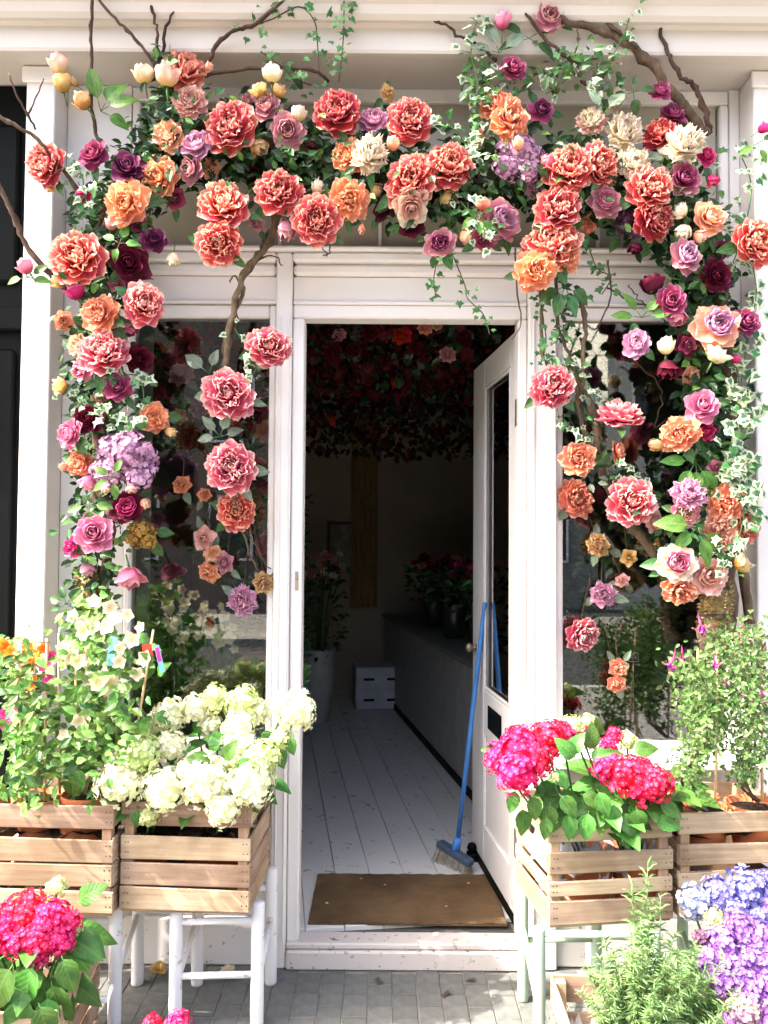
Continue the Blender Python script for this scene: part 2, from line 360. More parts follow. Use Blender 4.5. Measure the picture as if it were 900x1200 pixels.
# transom lights
FROST = plain('olive_painted_glass', (.40, .37, .285), .35, .25, .06, 2, .02)
BLIND = plain('olive_blind', (.42, .39, .29), .8, .1, .08, 3, .1)
tw = MB(); box(tw, (-.963, .0, 3.205), (1.294, .06, 3.258), .006)
for (a, b) in ((-.963, -.93), (1.26, 1.294)): box(tw, (a, .0, 2.634), (b, .06, 3.203), .006)
me = tw.mesh('transom_window', PW); fixn(me); tw = put('transom_window', me, shop)
xs = [-.93, -.40, -.022, .40, .80, 1.26]
for i in range(5):
    bx('pane', (xs[i] + .008, .022, 2.636), (xs[i + 1] - .008, .026, 3.203), FROST, tw, 0)
    if i: bx('mullion', (xs[i] - .007, .006, 2.634), (xs[i] + .007, .055, 3.203), PW, tw, .003)
bx('blind', (-.93, .040, 2.640), (1.26, .044, 3.20), BLIND, tw, 0)
# display windows
def window(x0, x1, zb=.785, zt=2.425):
    mb = MB(); fr = .026
    for lo, hi in (((x0, -.012, zb), (x0 + fr, .06, zt)), ((x1 - fr, -.012, zb), (x1, .06, zt)), ((x0 + fr + .001, -.010, zt - .05), (x1 - fr - .001, .06, zt)), ((x0 + fr + .001, -.010, zb), (x1 - fr - .001, .06, zb + .03))):
        V, F = vbox(lo, hi, .006); mb.add(V, F)
    me = mb.mesh('display_window', PW); fixn(me); o = put('display_window', me, shop)
    bx('pane', (x0 + fr - .004, .012, zb + .02), (x1 - fr + .004, .018, zt - .04), GLASS, o, 0)
    bx('sill', (x0 - .02, -.14, zb - .045), (x1 + .02, .06, zb - .002), PW, o, .008)
    return o
window(-.963, -.406); window(.638, 1.294)
for (a, b) in ((-1.205, -.406), (.638, 1.333)):
    o = bx('stall_riser', (a, .002, .0), (b, .06, .738), WHITE_WORN, shop, .002)
    bx('skirting', (a, -.022, .0), (b, .001, .17), WHITE_WORN, o, .006); bx('rail', (a, -.012, .20), (b, .001, .225), WHITE_WORN, o, .005)
    mb = MB()
    for (x, z) in ((.12, .26), (.19, .24), (.24, .27), (.45, .19), (.6, .25)):
        box(mb, (a + x * (b - a) * 1.4, -.0135, z), (a + x * (b - a) * 1.4 + .007, -.0115 if z < .225 and z > .2 else .0012, z + .008))
    mb.build('fixing_hole', BLACK, o)
st = bx('threshold', (-.344, -.055, .0), (.528, .05, .068), SILL_WORN, shop, .006)
bx('nosing', (-.344, -.045, .0702), (.528, .05, .092), SILL_WORN, st, .005)

# the open door, hinged beside the broom, swung into the shop
door = bx('door', (.545, -.045, .0), (.77, -.0005, 2.255), PW, shop, .003)      # its far stile; local x runs along the leaf, +y faces the opening
da = math.atan2(1, -.108)
door.matrix_basis = T(.505, .075, .104) @ RZ(da)
def dpart(name, lo, hi, mat, c=.003): return bx(name, (-hi[0], lo[1], lo[2]), (-lo[0], hi[1], hi[2]), mat, door, c)
dpart('stile', (-.098, -.045, 0), (0, -.0005, 2.255), PW); dpart('rail', (-.543, -.044, 2.135), (-.10, -.001, 2.255), PW)
dpart('rail', (-.543, -.044, .585), (-.10, -.001, .785), PW); dpart('rail', (-.543, -.044, 0), (-.10, -.001, .19), PW)
dpart('panel', (-.543, -.032, .192), (-.10, -.012, .583), PW, .002)
dpart('pane', (-.543, -.025, .787), (-.10, -.020, 2.133), GLASS, 0)
for lo, hi in (((-.541, -.010, .789), (-.525, -.0005, 2.131)), ((-.118, -.010, .789), (-.102, -.0005, 2.131)), ((-.523, -.010, .789), (-.12, -.0005, .803)), ((-.523, -.010, 2.117), (-.12, -.0005, 2.131)),
               ((-.541, -.0105, .194), (-.523, -.001, .581)), ((-.12, -.0105, .194), (-.102, -.001, .581))):
    dpart('glazing_bead', lo, hi, PW)
dpart('letter_slot', (-.44, .0, .635), (-.22, .006, .735), BLACK, .002)
mb = MB(); lathe(mb, [(.0001, .05), (.018, .046), (.024, .036), (.018, .024), (.009, .018), (.009, 0), (.02, 0)], 14, M=T(.70, .0, .95) @ RX(R(-90))); mb.build('door_knob', STEEL, door)
dpart('kick_strip', (-.77, .0005, .0), (0, .008, .035), BLACK, .002)

# ------------------------------------------------------------------ inside the shop (the room runs back at a slant)
SK = R(7.5)
def MI(x=0, y=0, z=0): return RZ(SK) @ T(x, y, z)
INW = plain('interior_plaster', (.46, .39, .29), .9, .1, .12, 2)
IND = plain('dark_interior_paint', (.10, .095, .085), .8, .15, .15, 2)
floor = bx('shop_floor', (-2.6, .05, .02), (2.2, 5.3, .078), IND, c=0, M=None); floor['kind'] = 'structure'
fm = []
for i in range(4):
    mb = MB(); box(mb, (-.073, -.02, -.01), (.073, 5.2, .014), .002); me = mb.mesh('floor_plank', FLOOR_PAINT); fixn(me); fm.append(me)
for i in range(-5, 10):
    put('floor_plank', fm[i % 4], floor, MI(i * .1485 - .05, .12 + (.0 if i < 0 else -i * .0), .0805 + rng.uniform(-.0015, .0015)))
def wall(name, lo, hi, mat, M=None):
    o = bx(name, lo, hi, mat, None, 0, M); o['kind'] = 'structure'; return o
wall('interior_back_wall', (-3.2, 5.0, .0), (3.2, 5.15, 3.1), INW, RZ(SK))
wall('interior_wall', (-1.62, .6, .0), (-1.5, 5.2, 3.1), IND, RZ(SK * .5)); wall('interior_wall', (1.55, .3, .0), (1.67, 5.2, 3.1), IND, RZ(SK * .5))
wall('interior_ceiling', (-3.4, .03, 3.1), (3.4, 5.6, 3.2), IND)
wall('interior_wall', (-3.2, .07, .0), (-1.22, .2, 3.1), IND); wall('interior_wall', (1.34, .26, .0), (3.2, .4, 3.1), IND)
DSP = plain('display_ledge_paint', (.30, .31, .28), .7)
for (a, b) in ((-1.2, -.42), (.60, 1.33)):
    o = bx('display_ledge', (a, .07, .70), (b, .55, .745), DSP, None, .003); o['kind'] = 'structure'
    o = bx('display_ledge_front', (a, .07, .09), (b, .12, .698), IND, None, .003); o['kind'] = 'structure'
# grey reveal seen inside the window next to the white hydrangeas
o = bx('interior_reveal', (-1.2, .08, .747), (-.95, .30, 2.6), plain('grey_green_reveal', (.33, .36, .32), .7), None, .003); o['kind'] = 'structure'
# door mat
mb = MB(); n = 24
g = random.Random(8)
V = []; F = []
for j in range(13):
    for i in range(n + 1):
        V.append((-.275 + .75 * i / n - (.0 if i else .002 * g.random()), .095 + .46 * j / 12, .101 + g.uniform(0, .004)))
for j in range(12):
    for i in range(n): F.append((j * (n + 1) + i, j * (n + 1) + i + 1, (j + 1) * (n + 1) + i + 1, (j + 1) * (n + 1) + i))
mb.add(V, F, 0, None, True); box(mb, (-.275, .0945, .0935), (.475, .0955, .101), 0); box(mb, (-.275, .5555, .0935), (.475, .5565, .101), 0)
box(mb, (-.2765, .095, .0935), (-.2755, .555, .101), 0)
tag(mb.build('doormat', COIR), 'brown coir doormat lying just inside the open doorway', 'doormat')
# counter
ctr = bx('shop_counter', (0, 0, .095), (.42, 3.3, .83), plain('counter_paint', (.44, .435, .40), .6), None, .004, T(.545, 1.35, 0) @ RZ(R(9.3)))
tag(ctr, 'long grey green counter running back into the dark shop', 'counter'); bx('countertop', (-.02, -.02, .832), (.44, 3.32, .862), plain('counter_top', (.25, .25, .22), .5), ctr, .004)
bx('skirting', (-.006, 0, .095), (-.001, 3.3, .15), BLACK, ctr, .001)
# chest of two drawers
CH = plain('drawer_box_paint', (.62, .62, .66), .6)
ch = bx('drawer_box', (-.21, -.15, 0), (.21, .2, .36), CH, None, .004, T(-.04, 4.2, .096) @ RZ(SK))
tag(ch, 'small white two drawer box standing on the shop floor by the counter', 'drawer box')
for z in (.01, .185):
    d = bx('drawer', (-.20, -.162, z), (.20, -.1515, z + .165), CH, ch, .003)
    for x in (-.1, .1): bx('handle', (x - .045, -.175, z + .065), (x + .045, -.1625, z + .085), BLACK, d, .003)
# yellowish cloth panel and a framed picture on the back wall
cl = MB(); nx = 30
V = []; F = []
for i in range(nx + 1):
    for z in (.9, 2.75): V.append((-.10 + .26 * i / nx, .03 * math.sin(i * 1.15) + .012 * math.sin(i * 2.9), z))
for i in range(nx): F.append((2 * i, 2 * i + 2, 2 * i + 3, 2 * i + 1))
cl.add(V, F, 0, None, True)
tag(cl.build('curtain', plain('ochre_cloth', (.34, .24, .11), .9), None, MI(.42, 4.88, 0)), 'ochre curtain hanging in folds on the back wall of the shop', 'curtain')
pf = bx('framed_picture', (-.2, -.02, 1.25), (.14, .0, 1.72), plain('dark_frame', (.08, .06, .05), .5), None, .003, MI(.30, 4.97, 0))
tag(pf, 'framed picture on the back wall beside the ochre curtain', 'picture'); bx('print', (-.17, -.026, 1.28), (.11, -.0215, 1.69), plain('faded_print', (.30, .27, .2), .6, scale=14, var=.5), pf, 0)

# ------------------------------------------------------------------ neighbour and the other side of the street
nb = empty('neighbouring_shop', 'black painted shop front next door, in shade behind the pilaster', 'shop', (-2, 0, 0))
bx('wall', (-1.2, .0, 0), (.685, .2, 3.258), BLACK, nb, .004, None)
for (z0, z1) in ((.2, .9), (1.05, 2.25), (2.5, 3.1)):
    bx('panel', (-.5, -.018, z0), (.62, -.0015, z1), BLACK, nb, .012)
bx('rail', (-1.2, -.03, 2.32), (.685, -.002, 2.40), BLACK, nb, .006)
BRK = plain('london_brick', (.17, .14, .115), .9, .1, .25, 3, .3); DGL = plain('dark_window', (.03, .035, .04), .15, .5)
def terrace(x0, x1, y, h, label, mat):
    t = empty('terrace_house', label, 'house', ((x0 + x1) / 2, y, 0), 'houses across the street'); wd = (x1 - x0) / 2
    bx('wall', (-wd, -6, -.15), (wd, 0, h), mat, t, 0); bx('parapet', (-wd - .05, -6, h + .002), (wd + .05, .12, h + .3), WHITE, t, .02)
    n = max(1, int(wd * 2 / 2.2))
    for i in range(n):
        x = -wd + (i + .5) * 2 * wd / n
        for z in [1.0 + 2.9 * k for k in range(int(h / 2.9))]:
            f = bx('window', (x - .55, .003, z), (x + .55, .06, z + 1.6), WHITE, t, .01)
            bx('pane', (x - .48, .0605, z + .07), (x + .48, .066, z + 1.53), DGL, f, 0)
terrace(-24, -12, -17.5, 8.6, 'brick terrace house across the street mirrored in the glass by the black shop', BRK)
terrace(-11.8, -2.6, -17.2, 7.4, 'tall brick terrace house across the street facing the shop door', BRK)
terrace(-2.4, 5.3, -17.4, 5.0, 'low two storey house across the street between taller brick houses', plain('grey_render', (.22, .22, .20), .9))
terrace(5.5, 26, -17.2, 9.4, 'long pale olive terrace across the street behind the fuchsia side', plain('olive_render', (.52, .52, .44), .9, .1, .1, 1, .2))
# ------------------------------------------------------------------ petals, leaves, blooms
C = srgb
PM = {
 'coral': petal_mat('coral_petal', C('a82048'), C('e5666a'), C('f9cbb2'), e0=.79),
 'corald': petal_mat('deep_coral_petal', C('9c1c38'), C('d44f5c'), C('f3bda6')),
 'pinkc': petal_mat('pink_coral_petal', C('bd2f5c'), C('e56f86'), C('fad2c6'), e0=.78),
 'salmon': petal_mat('salmon_petal', C('d8604c'), C('ee9a80'), C('f6c3a8')),
 'orange': petal_mat('orange_petal', C('d9623c'), C('f0a07a'), C('f7caa8')),
 'peach': petal_mat('peach_petal', C('e68c66'), C('f4bb9a'), C('f8d6bc')),
 'blush': petal_mat('blush_petal', C('cf7f82'), C('ecb9b2'), C('f5dccb')),
 'dusty': petal_mat('dusty_pink_petal', C('9a4f66'), C('c98a96'), C('e4bdb0')),
 'mauve': petal_mat('mauve_petal', C('701c42'), C('a8486e'), C('c4789a')),
 'plum': petal_mat('plum_petal', C('3a0d2c'), C('6e2b52'), C('98607f')),
 'burg': petal_mat('burgundy_petal', C('2a0414'), C('571029'), C('7c2340'), .12),
 'lilac': petal_mat('lilac_pink_petal', C('a04d80'), C('d49abb'), C('e8c3d2')),
 'rosep': petal_mat('rose_pink_petal', C('b03a6a'), C('dd86a4'), C('eab3bf')),
 'cream': petal_mat('cream_petal', C('e6cf94'), C('f2e6cc'), C('f7efe0'), .3, .06),
 'yellow': petal_mat('yellow_cream_petal', C('b88434'), C('dfbc80'), C('ecc8a4'), .3),
 'magenta': petal_mat('magenta_petal', C('a00c50'), C('cf3878'), C('e57aa6')),
 'budpk': petal_mat('pale_bud_petal', C('cfae6a'), C('e6bfaa'), C('eaa8a4'), .2, .06),
}
def floret_mat(name, a, b, eye):
    m, nt, p, o = base_mat(name, .65, .15)
    g = node(nt, 'ShaderNodeNewGeometry'); tc = node(nt, 'ShaderNodeTexCoord'); sp = node(nt, 'ShaderNodeSeparateXYZ'); nt.links.new(tc.outputs['UV'], sp.inputs[0])
    r = ramp(nt, [(.1, a), (.9, b)], sp.outputs[0]); mc = node(nt, 'ShaderNodeMixRGB')
    f = node(nt, 'ShaderNodeMapRange'); f.inputs[1].default_value = .35; f.inputs[2].default_value = .0; f.inputs[4].default_value = .8
    nt.links.new(sp.outputs[1], f.inputs[0]); nt.links.new(f.outputs[0], mc.inputs[0]); nt.links.new(r.outputs[0], mc.inputs[1]); mc.inputs[2].default_value = (*eye, 1)
    oi = node(nt, 'ShaderNodeObjectInfo'); c = hsv(nt, mc.outputs[0], oi.outputs['Random'], .06, .012)
    nt.links.new(c, p.inputs['Base Color']); translucent(nt, p, o, c, .3); return m
FL = {
 'lilac': floret_mat('lilac_floret', C('9c6f8e'), C('caa2ba'), C('dcc0cc')),
 'white': floret_mat('white_floret', C('e6e8bc'), C('f6f3e2'), C('d6de96')),
 'green': floret_mat('lime_floret', C('c6d48a'), C('eaeec0'), C('b8cc74')),
 'pink': floret_mat('hot_pink_floret', C('d01848'), C('ee467c'), C('f796b4')),
 'red': floret_mat('red_pink_floret', C('c8184e'), C('ea4878'), C('f590b0')),
 'purple': floret_mat('purple_floret', C('8454a2'), C('b58cc6'), C('d0b2da')),
 'blue': floret_mat('blue_lilac_floret', C('6c66ae'), C('9c96cc'), C('bcb6de')),
 'pale': floret_mat('pale_blue_floret', C('9098c4'), C('bcbfdc'), C('d0d2e6')),
 'dusk': floret_mat('dusky_floret', C('59354f'), C('85607e'), C('8a6a80')),
 'tan': floret_mat('dried_floret', C('7a5a26'), C('b8924e'), C('5c4018')),
 'whitepk': floret_mat('pale_pink_floret', C('b08aa6'), C('d2bcae'), C('c2c084')),
}
LEAF = leaf_mat('rose_leaf', (.025, .075, .022), (.065, .16, .04), .18, (.11, .21, .07))
LEAFG = leaf_mat('bright_leaf', (.05, .15, .02), (.14, .29, .05), .28, (.17, .32, .09))
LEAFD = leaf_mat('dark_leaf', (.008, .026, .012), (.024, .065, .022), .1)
LEAFW = leaf_mat('dull_silver_leaf', (.10, .15, .10), (.20, .26, .17), .2, (.28, .34, .24))
HLEAF = leaf_mat('hydrangea_leaf', (.04, .13, .02), (.10, .24, .045), .22, (.12, .26, .06), .4)
IVY = leaf_mat('variegated_ivy_leaf', (.04, .11, .05), (.10, .20, .10), .2, None, .5, .25, (.47, .55, .36))
IVYG = leaf_mat('green_ivy_leaf', (.025, .10, .025), (.08, .21, .055), .22, None, .45, .25)
HERB = leaf_mat('feathery_leaf', (.095, .19, .055), (.25, .37, .14), .3, None, .6, .3)
CLIMB = leaf_mat('climber_leaf', (.09, .21, .035), (.24, .38, .10), .28, None, .5, .3)
FUCH = leaf_mat('fuchsia_leaf', (.045, .10, .025), (.19, .28, .09), .28, None, .5, .35)
STEM = plain('green_stem', (.05, .13, .035), .6)
SEPAL = leaf_mat('sepal', (.06, .13, .03), (.14, .24, .06), .2)

def petal(mb, L, W, M, rho=.6, ruf=.06, serr=.05, curl=.2, nu=5, nv=7, seed=0, m=0, base=.28, blunt=.5):
    g = random.Random(seed); V = []; F = []; uv = []
    p1, p2, p3, k1 = g.uniform(0, 6), g.uniform(0, 6), g.uniform(0, 6), g.uniform(2.5, 4.2)
    for i in range(nu + 1):
        u = i / nu
        wd = W * .5 * ((base + (1 - base) * math.sin(min(1, u / .62) * math.pi / 2) ** .8) if u < .62 else math.sqrt(max(.05, 1 - ((u - .62) / .38) ** 2 * .80)))
        for j in range(nv):
            v = 2 * j / (nv - 1) - 1
            s = v * wd
            tip = L * (u - u * u * .16 * abs(v) ** 2.2) + L * serr * u ** 3 * math.sin(k1 * 2.3 * v + p3)
            a = s / rho
            x = rho * math.sin(a); z = rho * (1 - math.cos(a))
            z += ruf * u * u * math.sin(k1 * v * 1.5 + p1) * (.6 + .4 * math.sin(3 * u + p2))
            z += L * .22 * math.sin(u * math.pi * .9) * -1 + 0        # belly outwards
            z -= curl * L * max(0, u - .45) ** 2 * 1.6 - .10 * L * u
            V.append((x, tip, z)); uv.append((j / (nv - 1), max(u * .97, .86 * abs(v) ** 6 * u)))
    for i in range(nu):
        for j in range(nv - 1): F.append((i * nv + j, i * nv + j + 1, (i + 1) * nv + j + 1, (i + 1) * nv + j))
    mb.add(V, F, m, uv, True, M)
def pframe(phi, th, r0=.06, z0=0, roll=0):
    ct, s_ = math.cos(th), math.sin(th); rad = Vector((math.cos(phi), math.sin(phi), 0)); Z = Vector((0, 0, 1))
    d = Z * ct + rad * s_; n = Z * s_ - rad * ct; t = d.cross(n)
    M = Matrix(((t.x, d.x, n.x, rad.x * r0), (t.y, d.y, n.y, rad.y * r0), (t.z, d.z, n.z, z0), (0, 0, 0, 1)))
    return M @ RY(roll)
# kind -> outer layers (count, tilt, length, width, ruffle, serration, curl, rho), heart layers the same
KINDS = {
 'peony': ([(8, 88, .97, .96, .05, .025, .22, .8), (8, 70, .93, .90, .06, .03, .28, .55)],
           [(9, 54, .88, .76, .085, .04, .28, .42), (10, 40, .84, .60, .10, .045, .22, .34), (10, 27, .77, .50, .11, .05, .18, .26), (9, 15, .68, .40, .10, .05, .1, .2), (6, 5, .56, .28, .08, .05, 0, .16)]),
 'carnation': ([(6, 86, .95, .98, .09, .05, .25, .9), (6, 66, .90, .90, .10, .05, .35, .6)],
           [(6, 48, .82, .74, .13, .06, .35, .45), (6, 33, .76, .6, .15, .06, .25, .35), (6, 20, .68, .5, .15, .06, .15, .28), (5, 8, .58, .38, .12, .06, .0, .2)]),
 'rose': ([(5, 80, .96, 1.02, .03, .02, .42, .8), (5, 60, .88, .98, .025, .02, .40, .6)],
           [(5, 42, .82, .86, .02, .015, .32, .45), (4, 27, .76, .74, .015, .01, .2, .30), (4, 15, .70, .6, .01, .01, .1, .20), (3, 6, .64, .42, .0, 0, 0, .11), (3, 1, .58, .26, 0, 0, 0, .06)]),
 'english': ([(6, 86, .98, 1.0, .05, .04, .3, 1.0), (6, 68, .9, .92, .04, .03, .25, .7)],
           [(7, 46, .76, .74, .03, .02, -.05, .42), (7, 34, .68, .6, .035, .02, -.1, .34), (7, 23, .60, .46, .04, .02, -.1, .26), (6, 12, .52, .32, .04, .02, 0, .2), (5, 4, .44, .2, .03, 0, 0, .12)]),
 'cloud': ([(7, 88, .92, .8, .12, .12, .2, .8), (8, 64, .9, .7, .14, .13, .2, .6)],
           [(9, 48, .84, .7, .12, .06, .1, .45), (9, 32, .8, .56, .13, .06, .05, .36), (8, 16, .74, .46, .13, .06, 0, .26), (4, 5, .6, .3, .1, .05, 0, .2)]),
}
HNAME = {'peony': 'flower_heart', 'carnation': 'flower_heart', 'rose': 'flower_heart', 'english': 'flower_heart', 'cloud': 'flower_heart'}
_bc = {}
def bloom_def(kind, c1, c2, var, nouter):
    key = (kind, c1, c2, var, nouter)
    if key in _bc: return _bc[key]
    g = random.Random(hash((kind, c1)) % 1000 + var * 7 if False else len(_bc) * 13 + var)
    outer, heart = KINDS[kind]; pl = []; pm = {}
    for li, (n, th, L, W, ruf, serr, curl, rho) in enumerate(outer[:nouter] if nouter < 2 else outer):
        for k in range(n):
            q = (li, g.randrange(3))
            if q not in pm:
                mb = MB(); petal(mb, L, W, Matrix.Identity(4), rho, ruf, serr, curl, seed=g.random(), nv=7); pm[q] = mb.mesh('petal', PM[c1])
            M = pframe(2 * math.pi * (k + li * .5) / n + g.uniform(-.13, .13), R(th + g.uniform(-9, 7)), .07, .02 * (1 - li), g.uniform(-.25, .25)) @ S(g.uniform(.9, 1.06), g.uniform(.9, 1.05), 1)
            pl.append((pm[q], M))
    mb = MB()
    for li, (n, th, L, W, ruf, serr, curl, rho) in enumerate(heart):
        for k in range(n):
            M = pframe(2 * math.pi * (k + li * .47) / n + g.uniform(-.25, .25), R(th + g.uniform(-7, 7)), .05, .0, g.uniform(-.35, .35) * (ruf > .06)) @ S(g.uniform(.85, 1.1), g.uniform(.9, 1.08), 1)
            petal(mb, L, W, M, rho, ruf, serr, curl, seed=g.random(), nv=7 if W > .4 else 5)
    _bc[key] = (pl, mb.mesh('flower_heart', PM[c2])); return _bc[key]

def leaf_mesh(name, mat, L=1.0, W=.55, fold=.25, bend=.25, nu=6, tipw=1.0, serr=0, pet=.18):
    mb = MB(); V = []; uv = []; F = []
    for i in range(nu + 1):
        u = i / nu; wd = W * .5 * math.sin(math.pi * min(1, u ** .75 * .985 + .012)) ** .85 * (1 + serr * (1 if i % 2 else -1)) if 0 < i < nu else .012
        for v in (-1, -.5, 0, .5, 1):
            V.append((v * wd, pet + u * L, fold * abs(v) * wd - bend * u * u * L + .03 * math.sin(9 * u + v * 2) * abs(v) * L * .5)); uv.append((.5 + .5 * v * (wd / (W * .5)), u))
    for i in range(nu):
        for j in range(4): F.append((i * 5 + j, i * 5 + j + 1, (i + 1) * 5 + j + 1, (i + 1) * 5 + j))
    mb.add(V, F, 0, uv, True)
    if pet: mb.add([(-.012, 0, 0), (.012, 0, 0), (.012, pet + .02, .002), (-.012, pet + .02, .002)], [(0, 1, 2, 3)], 0, None)
    return mb.mesh(name, mat)
def ivy_mesh(mat, var=0):
    mb = MB(); g = random.Random(var)
    pts = [(0, .05), (.30, -.12), (.40, .12), (.62, .30), (.36, .46), (.22, .62), (0, 1.0)]
    pts = [(x * g.uniform(.75, 1.15), y * g.uniform(.9, 1.1)) for x, y in pts]; pts[0] = (0, .05)
    out = pts + [(-x * g.uniform(.75, 1.1), y * g.uniform(.94, 1.06)) for x, y in reversed(pts[1:-1])]; cu = g.uniform(.1, .5); sk = g.uniform(-.2, .2)
    V = [(0, .32, .0)]; uv = [(.5, .15)]
    for x, y in out: V.append((x * .5, .30 + (y - .32) * .55, .05)); uv.append((.5 + x * .4, .55))
    for x, y in out: V.append((x + sk * y * y, y, .05 - cu * (x * x + max(0, y - .3) ** 2) + .06 * math.sin(9 * x + var))); uv.append((.5 + x * .7, 1))
    n = len(out); F = [(0, 1 + k, 1 + (k + 1) % n) for k in range(n)] + [(1 + k, 1 + n + k, 1 + n + (k + 1) % n, 1 + (k + 1) % n) for k in range(n)]
    mb.add(V, F, 0, uv, True); return mb.mesh('leaf', mat)
ROSE_L = [leaf_mesh('leaf', LEAF, W=.5 + .08 * k, fold=.2 + .1 * k, bend=.2 + .12 * k) for k in range(3)]
BRIGHT_L = [leaf_mesh('leaf', LEAFG, W=.5 + .08 * k, fold=.2, bend=.15 + .15 * k) for k in range(3)]
DARK_L = [leaf_mesh('leaf', LEAFD, W=.5, fold=.3, bend=.3)]
DULL_L = [leaf_mesh('leaf', LEAFW, W=.5 + .1 * k, fold=.2, bend=.2) for k in range(2)]
HYD_L = [leaf_mesh('leaf', HLEAF, W=.66 + .06 * k, fold=.30 - .12 * k, bend=.30 + .18 * k, nu=9, serr=.035, pet=.12) for k in range(3)]
IVY_V = [ivy_mesh(IVY, k) for k in range(6)]; IVY_G = [ivy_mesh(IVYG, k + 5) for k in range(3)]
LSETS = {'rose': ROSE_L, 'bright': BRIGHT_L, 'dark': DARK_L, 'dull': DULL_L, 'hyd': HYD_L, 'ivyv': IVY_V, 'ivyg': IVY_G}

def facing(n, rz=0): return (Vector(n).normalized().to_track_quat('Z', 'Y').to_matrix().to_4x4()) @ RZ(rz)
def leafM(p, dirn, up, size):            # local y along dirn, z towards up
    d = Vector(dirn).normalized(); u = Vector(up); u = (u - d * u.dot(d))
    u = u.normalized() if u.length > 1e-4 else d.orthogonal().normalized()
    x = d.cross(u)
    return Matrix(((x.x, d.x, u.x, p[0]), (x.y, d.y, u.y, p[1]), (x.z, d.z, u.z, p[2]), (0, 0, 0, 1))) @ S(size)
NAMES = {'peony': 'peony', 'carnation': 'carnation', 'rose': 'rose', 'english': 'garden_rose', 'cloud': 'peony'}
grp = {'peony': 'peonies on the flower arch', 'carnation': 'carnations on the flower arch', 'rose': 'roses on the flower arch', 'english': 'garden roses on the flower arch', 'cloud': 'peonies on the flower arch'}
rb = random.Random(21)
def bloom(kind, px, py, d, col, label, Y=-.30, n=None, sq=1.0, leaves=2, group=None, lset='rose', inner=None):
    r = d * .5 * pxm(Y) * 1.10; sq *= rb.uniform(.8, 1.2); c = at(px, py, Y)
    if n is None: n = (rb.uniform(-.45, .45), -1, rb.uniform(-.5, .3))
    M = T(*c) @ facing(n, rb.uniform(0, 6.28)) @ S(r, r * sq, r)
    M = M @ T(0, 0, -.30)
    o = empty(NAMES[kind], label, kind if kind in ('peony', 'rose', 'carnation') else ('rose' if kind == 'english' else 'peony'), group=group or grp[kind], M=M)
    pl, hm = bloom_def(kind, col, inner or col, rb.randrange(2), 2 if d > 33 else 1)
    for me, Mp in pl: put('petal', me, o, Mp @ S(1 if d > 33 else .94))
    put('flower_heart', hm, o)
    k = LSETS[lset]
    for i in range(leaves):
        a = rb.uniform(0, 6.28); q = rb.uniform(.9, 1.25) * min(1.15, .03 / r + .35)
        put('leaf', rb.choice(k), o, leafM((.5 * math.cos(a), .5 * math.sin(a), -.18), (math.cos(a), math.sin(a), rb.uniform(-.25, .15)), (0, 0, 1), q))
    return o
_bud = {}
def bud_def(col, style):
    if (col, style) in _bud: return _bud[(col, style)]
    mb = MB(); g = random.Random(len(_bud)); nn = 6; nu = 7; nv = 7
    op = .35 if style == 'tulip' else (.16 if style == 'bud' else .55)
    nn = 9
    for k in range(nn):
        V = []; F = []; uv = []; L3 = k // 3; lay = 1.04 - .15 * L3; ph = 2 * math.pi * k / 3 + .9 * L3 + g.uniform(-.2, .2); hk = (.80, .95, 1.04)[L3] * g.uniform(.94, 1.05); fl = (.62, .26, .04)[L3] * g.uniform(.6, 1.3)
        for i in range(nu + 1):
            u = i / nu
            prof = .46 * math.sin(math.pi * (.10 + .74 * u)) ** .8 * lay + (op * .35 + fl) * max(0, u - .62) * (1.2 if k < 3 else .6)
            for j in range(nv):
                v = 2 * j / (nv - 1) - 1; a = ph + v * 1.15 * (1 - .35 * u ** 4)
                rr = prof * (1 + .10 * v) + .03 * math.sin(5 * v + k * 2) * u * u
                V.append((rr * math.cos(a), rr * math.sin(a), u * hk * (1.0 - .16 * v * v * u + .03 * math.sin(6 * v + k) * u) + .01)); uv.append((j / (nv - 1), u * .96))
        for i in range(nu):
            for j in range(nv - 1): F.append((i * nv + j, i * nv + j + 1, (i + 1) * nv + j + 1, (i + 1) * nv + j))
        mb.add(V, F, 0, uv, True)
    cx = MB()
    for k in range(5): petal(cx, .5, .22, pframe(2 * math.pi * k / 5, R(46 if style != 'bud' else 38), .03, -.02), .3, .01, 0, .5, 4, 3, k)
    tube(cx, [(0, 0, .02), (.02, 0, -.3), (.05, 0, -.75)], [.06, .045, .035], 5)
    _bud[(col, style)] = (mb.mesh('bud', PM[col]), cx.mesh('calyx', SEPAL)); return _bud[(col, style)]
def bud(px, py, w_, h_, col, label, Y=-.3, ang=0, style='bud', lean=-.25, name='rose_bud', cat='bud', group='buds on the flower arch'):
    c = at(px, py, Y); a = R(ang); ax = Vector((math.sin(a), lean, math.cos(a)))
    hh = h_ * pxm(Y) * .84; ww = w_ * pxm(Y) * 1.06
    me, cx = bud_def(col, style)
    o = put(name, me, None, T(*c) @ facing(ax, rb.uniform(0, 6)) @ S(ww, ww, hh) @ T(0, 0, -.5)); tag(o, label, cat, group)
    put('calyx', cx, o); return o
_hy = {}
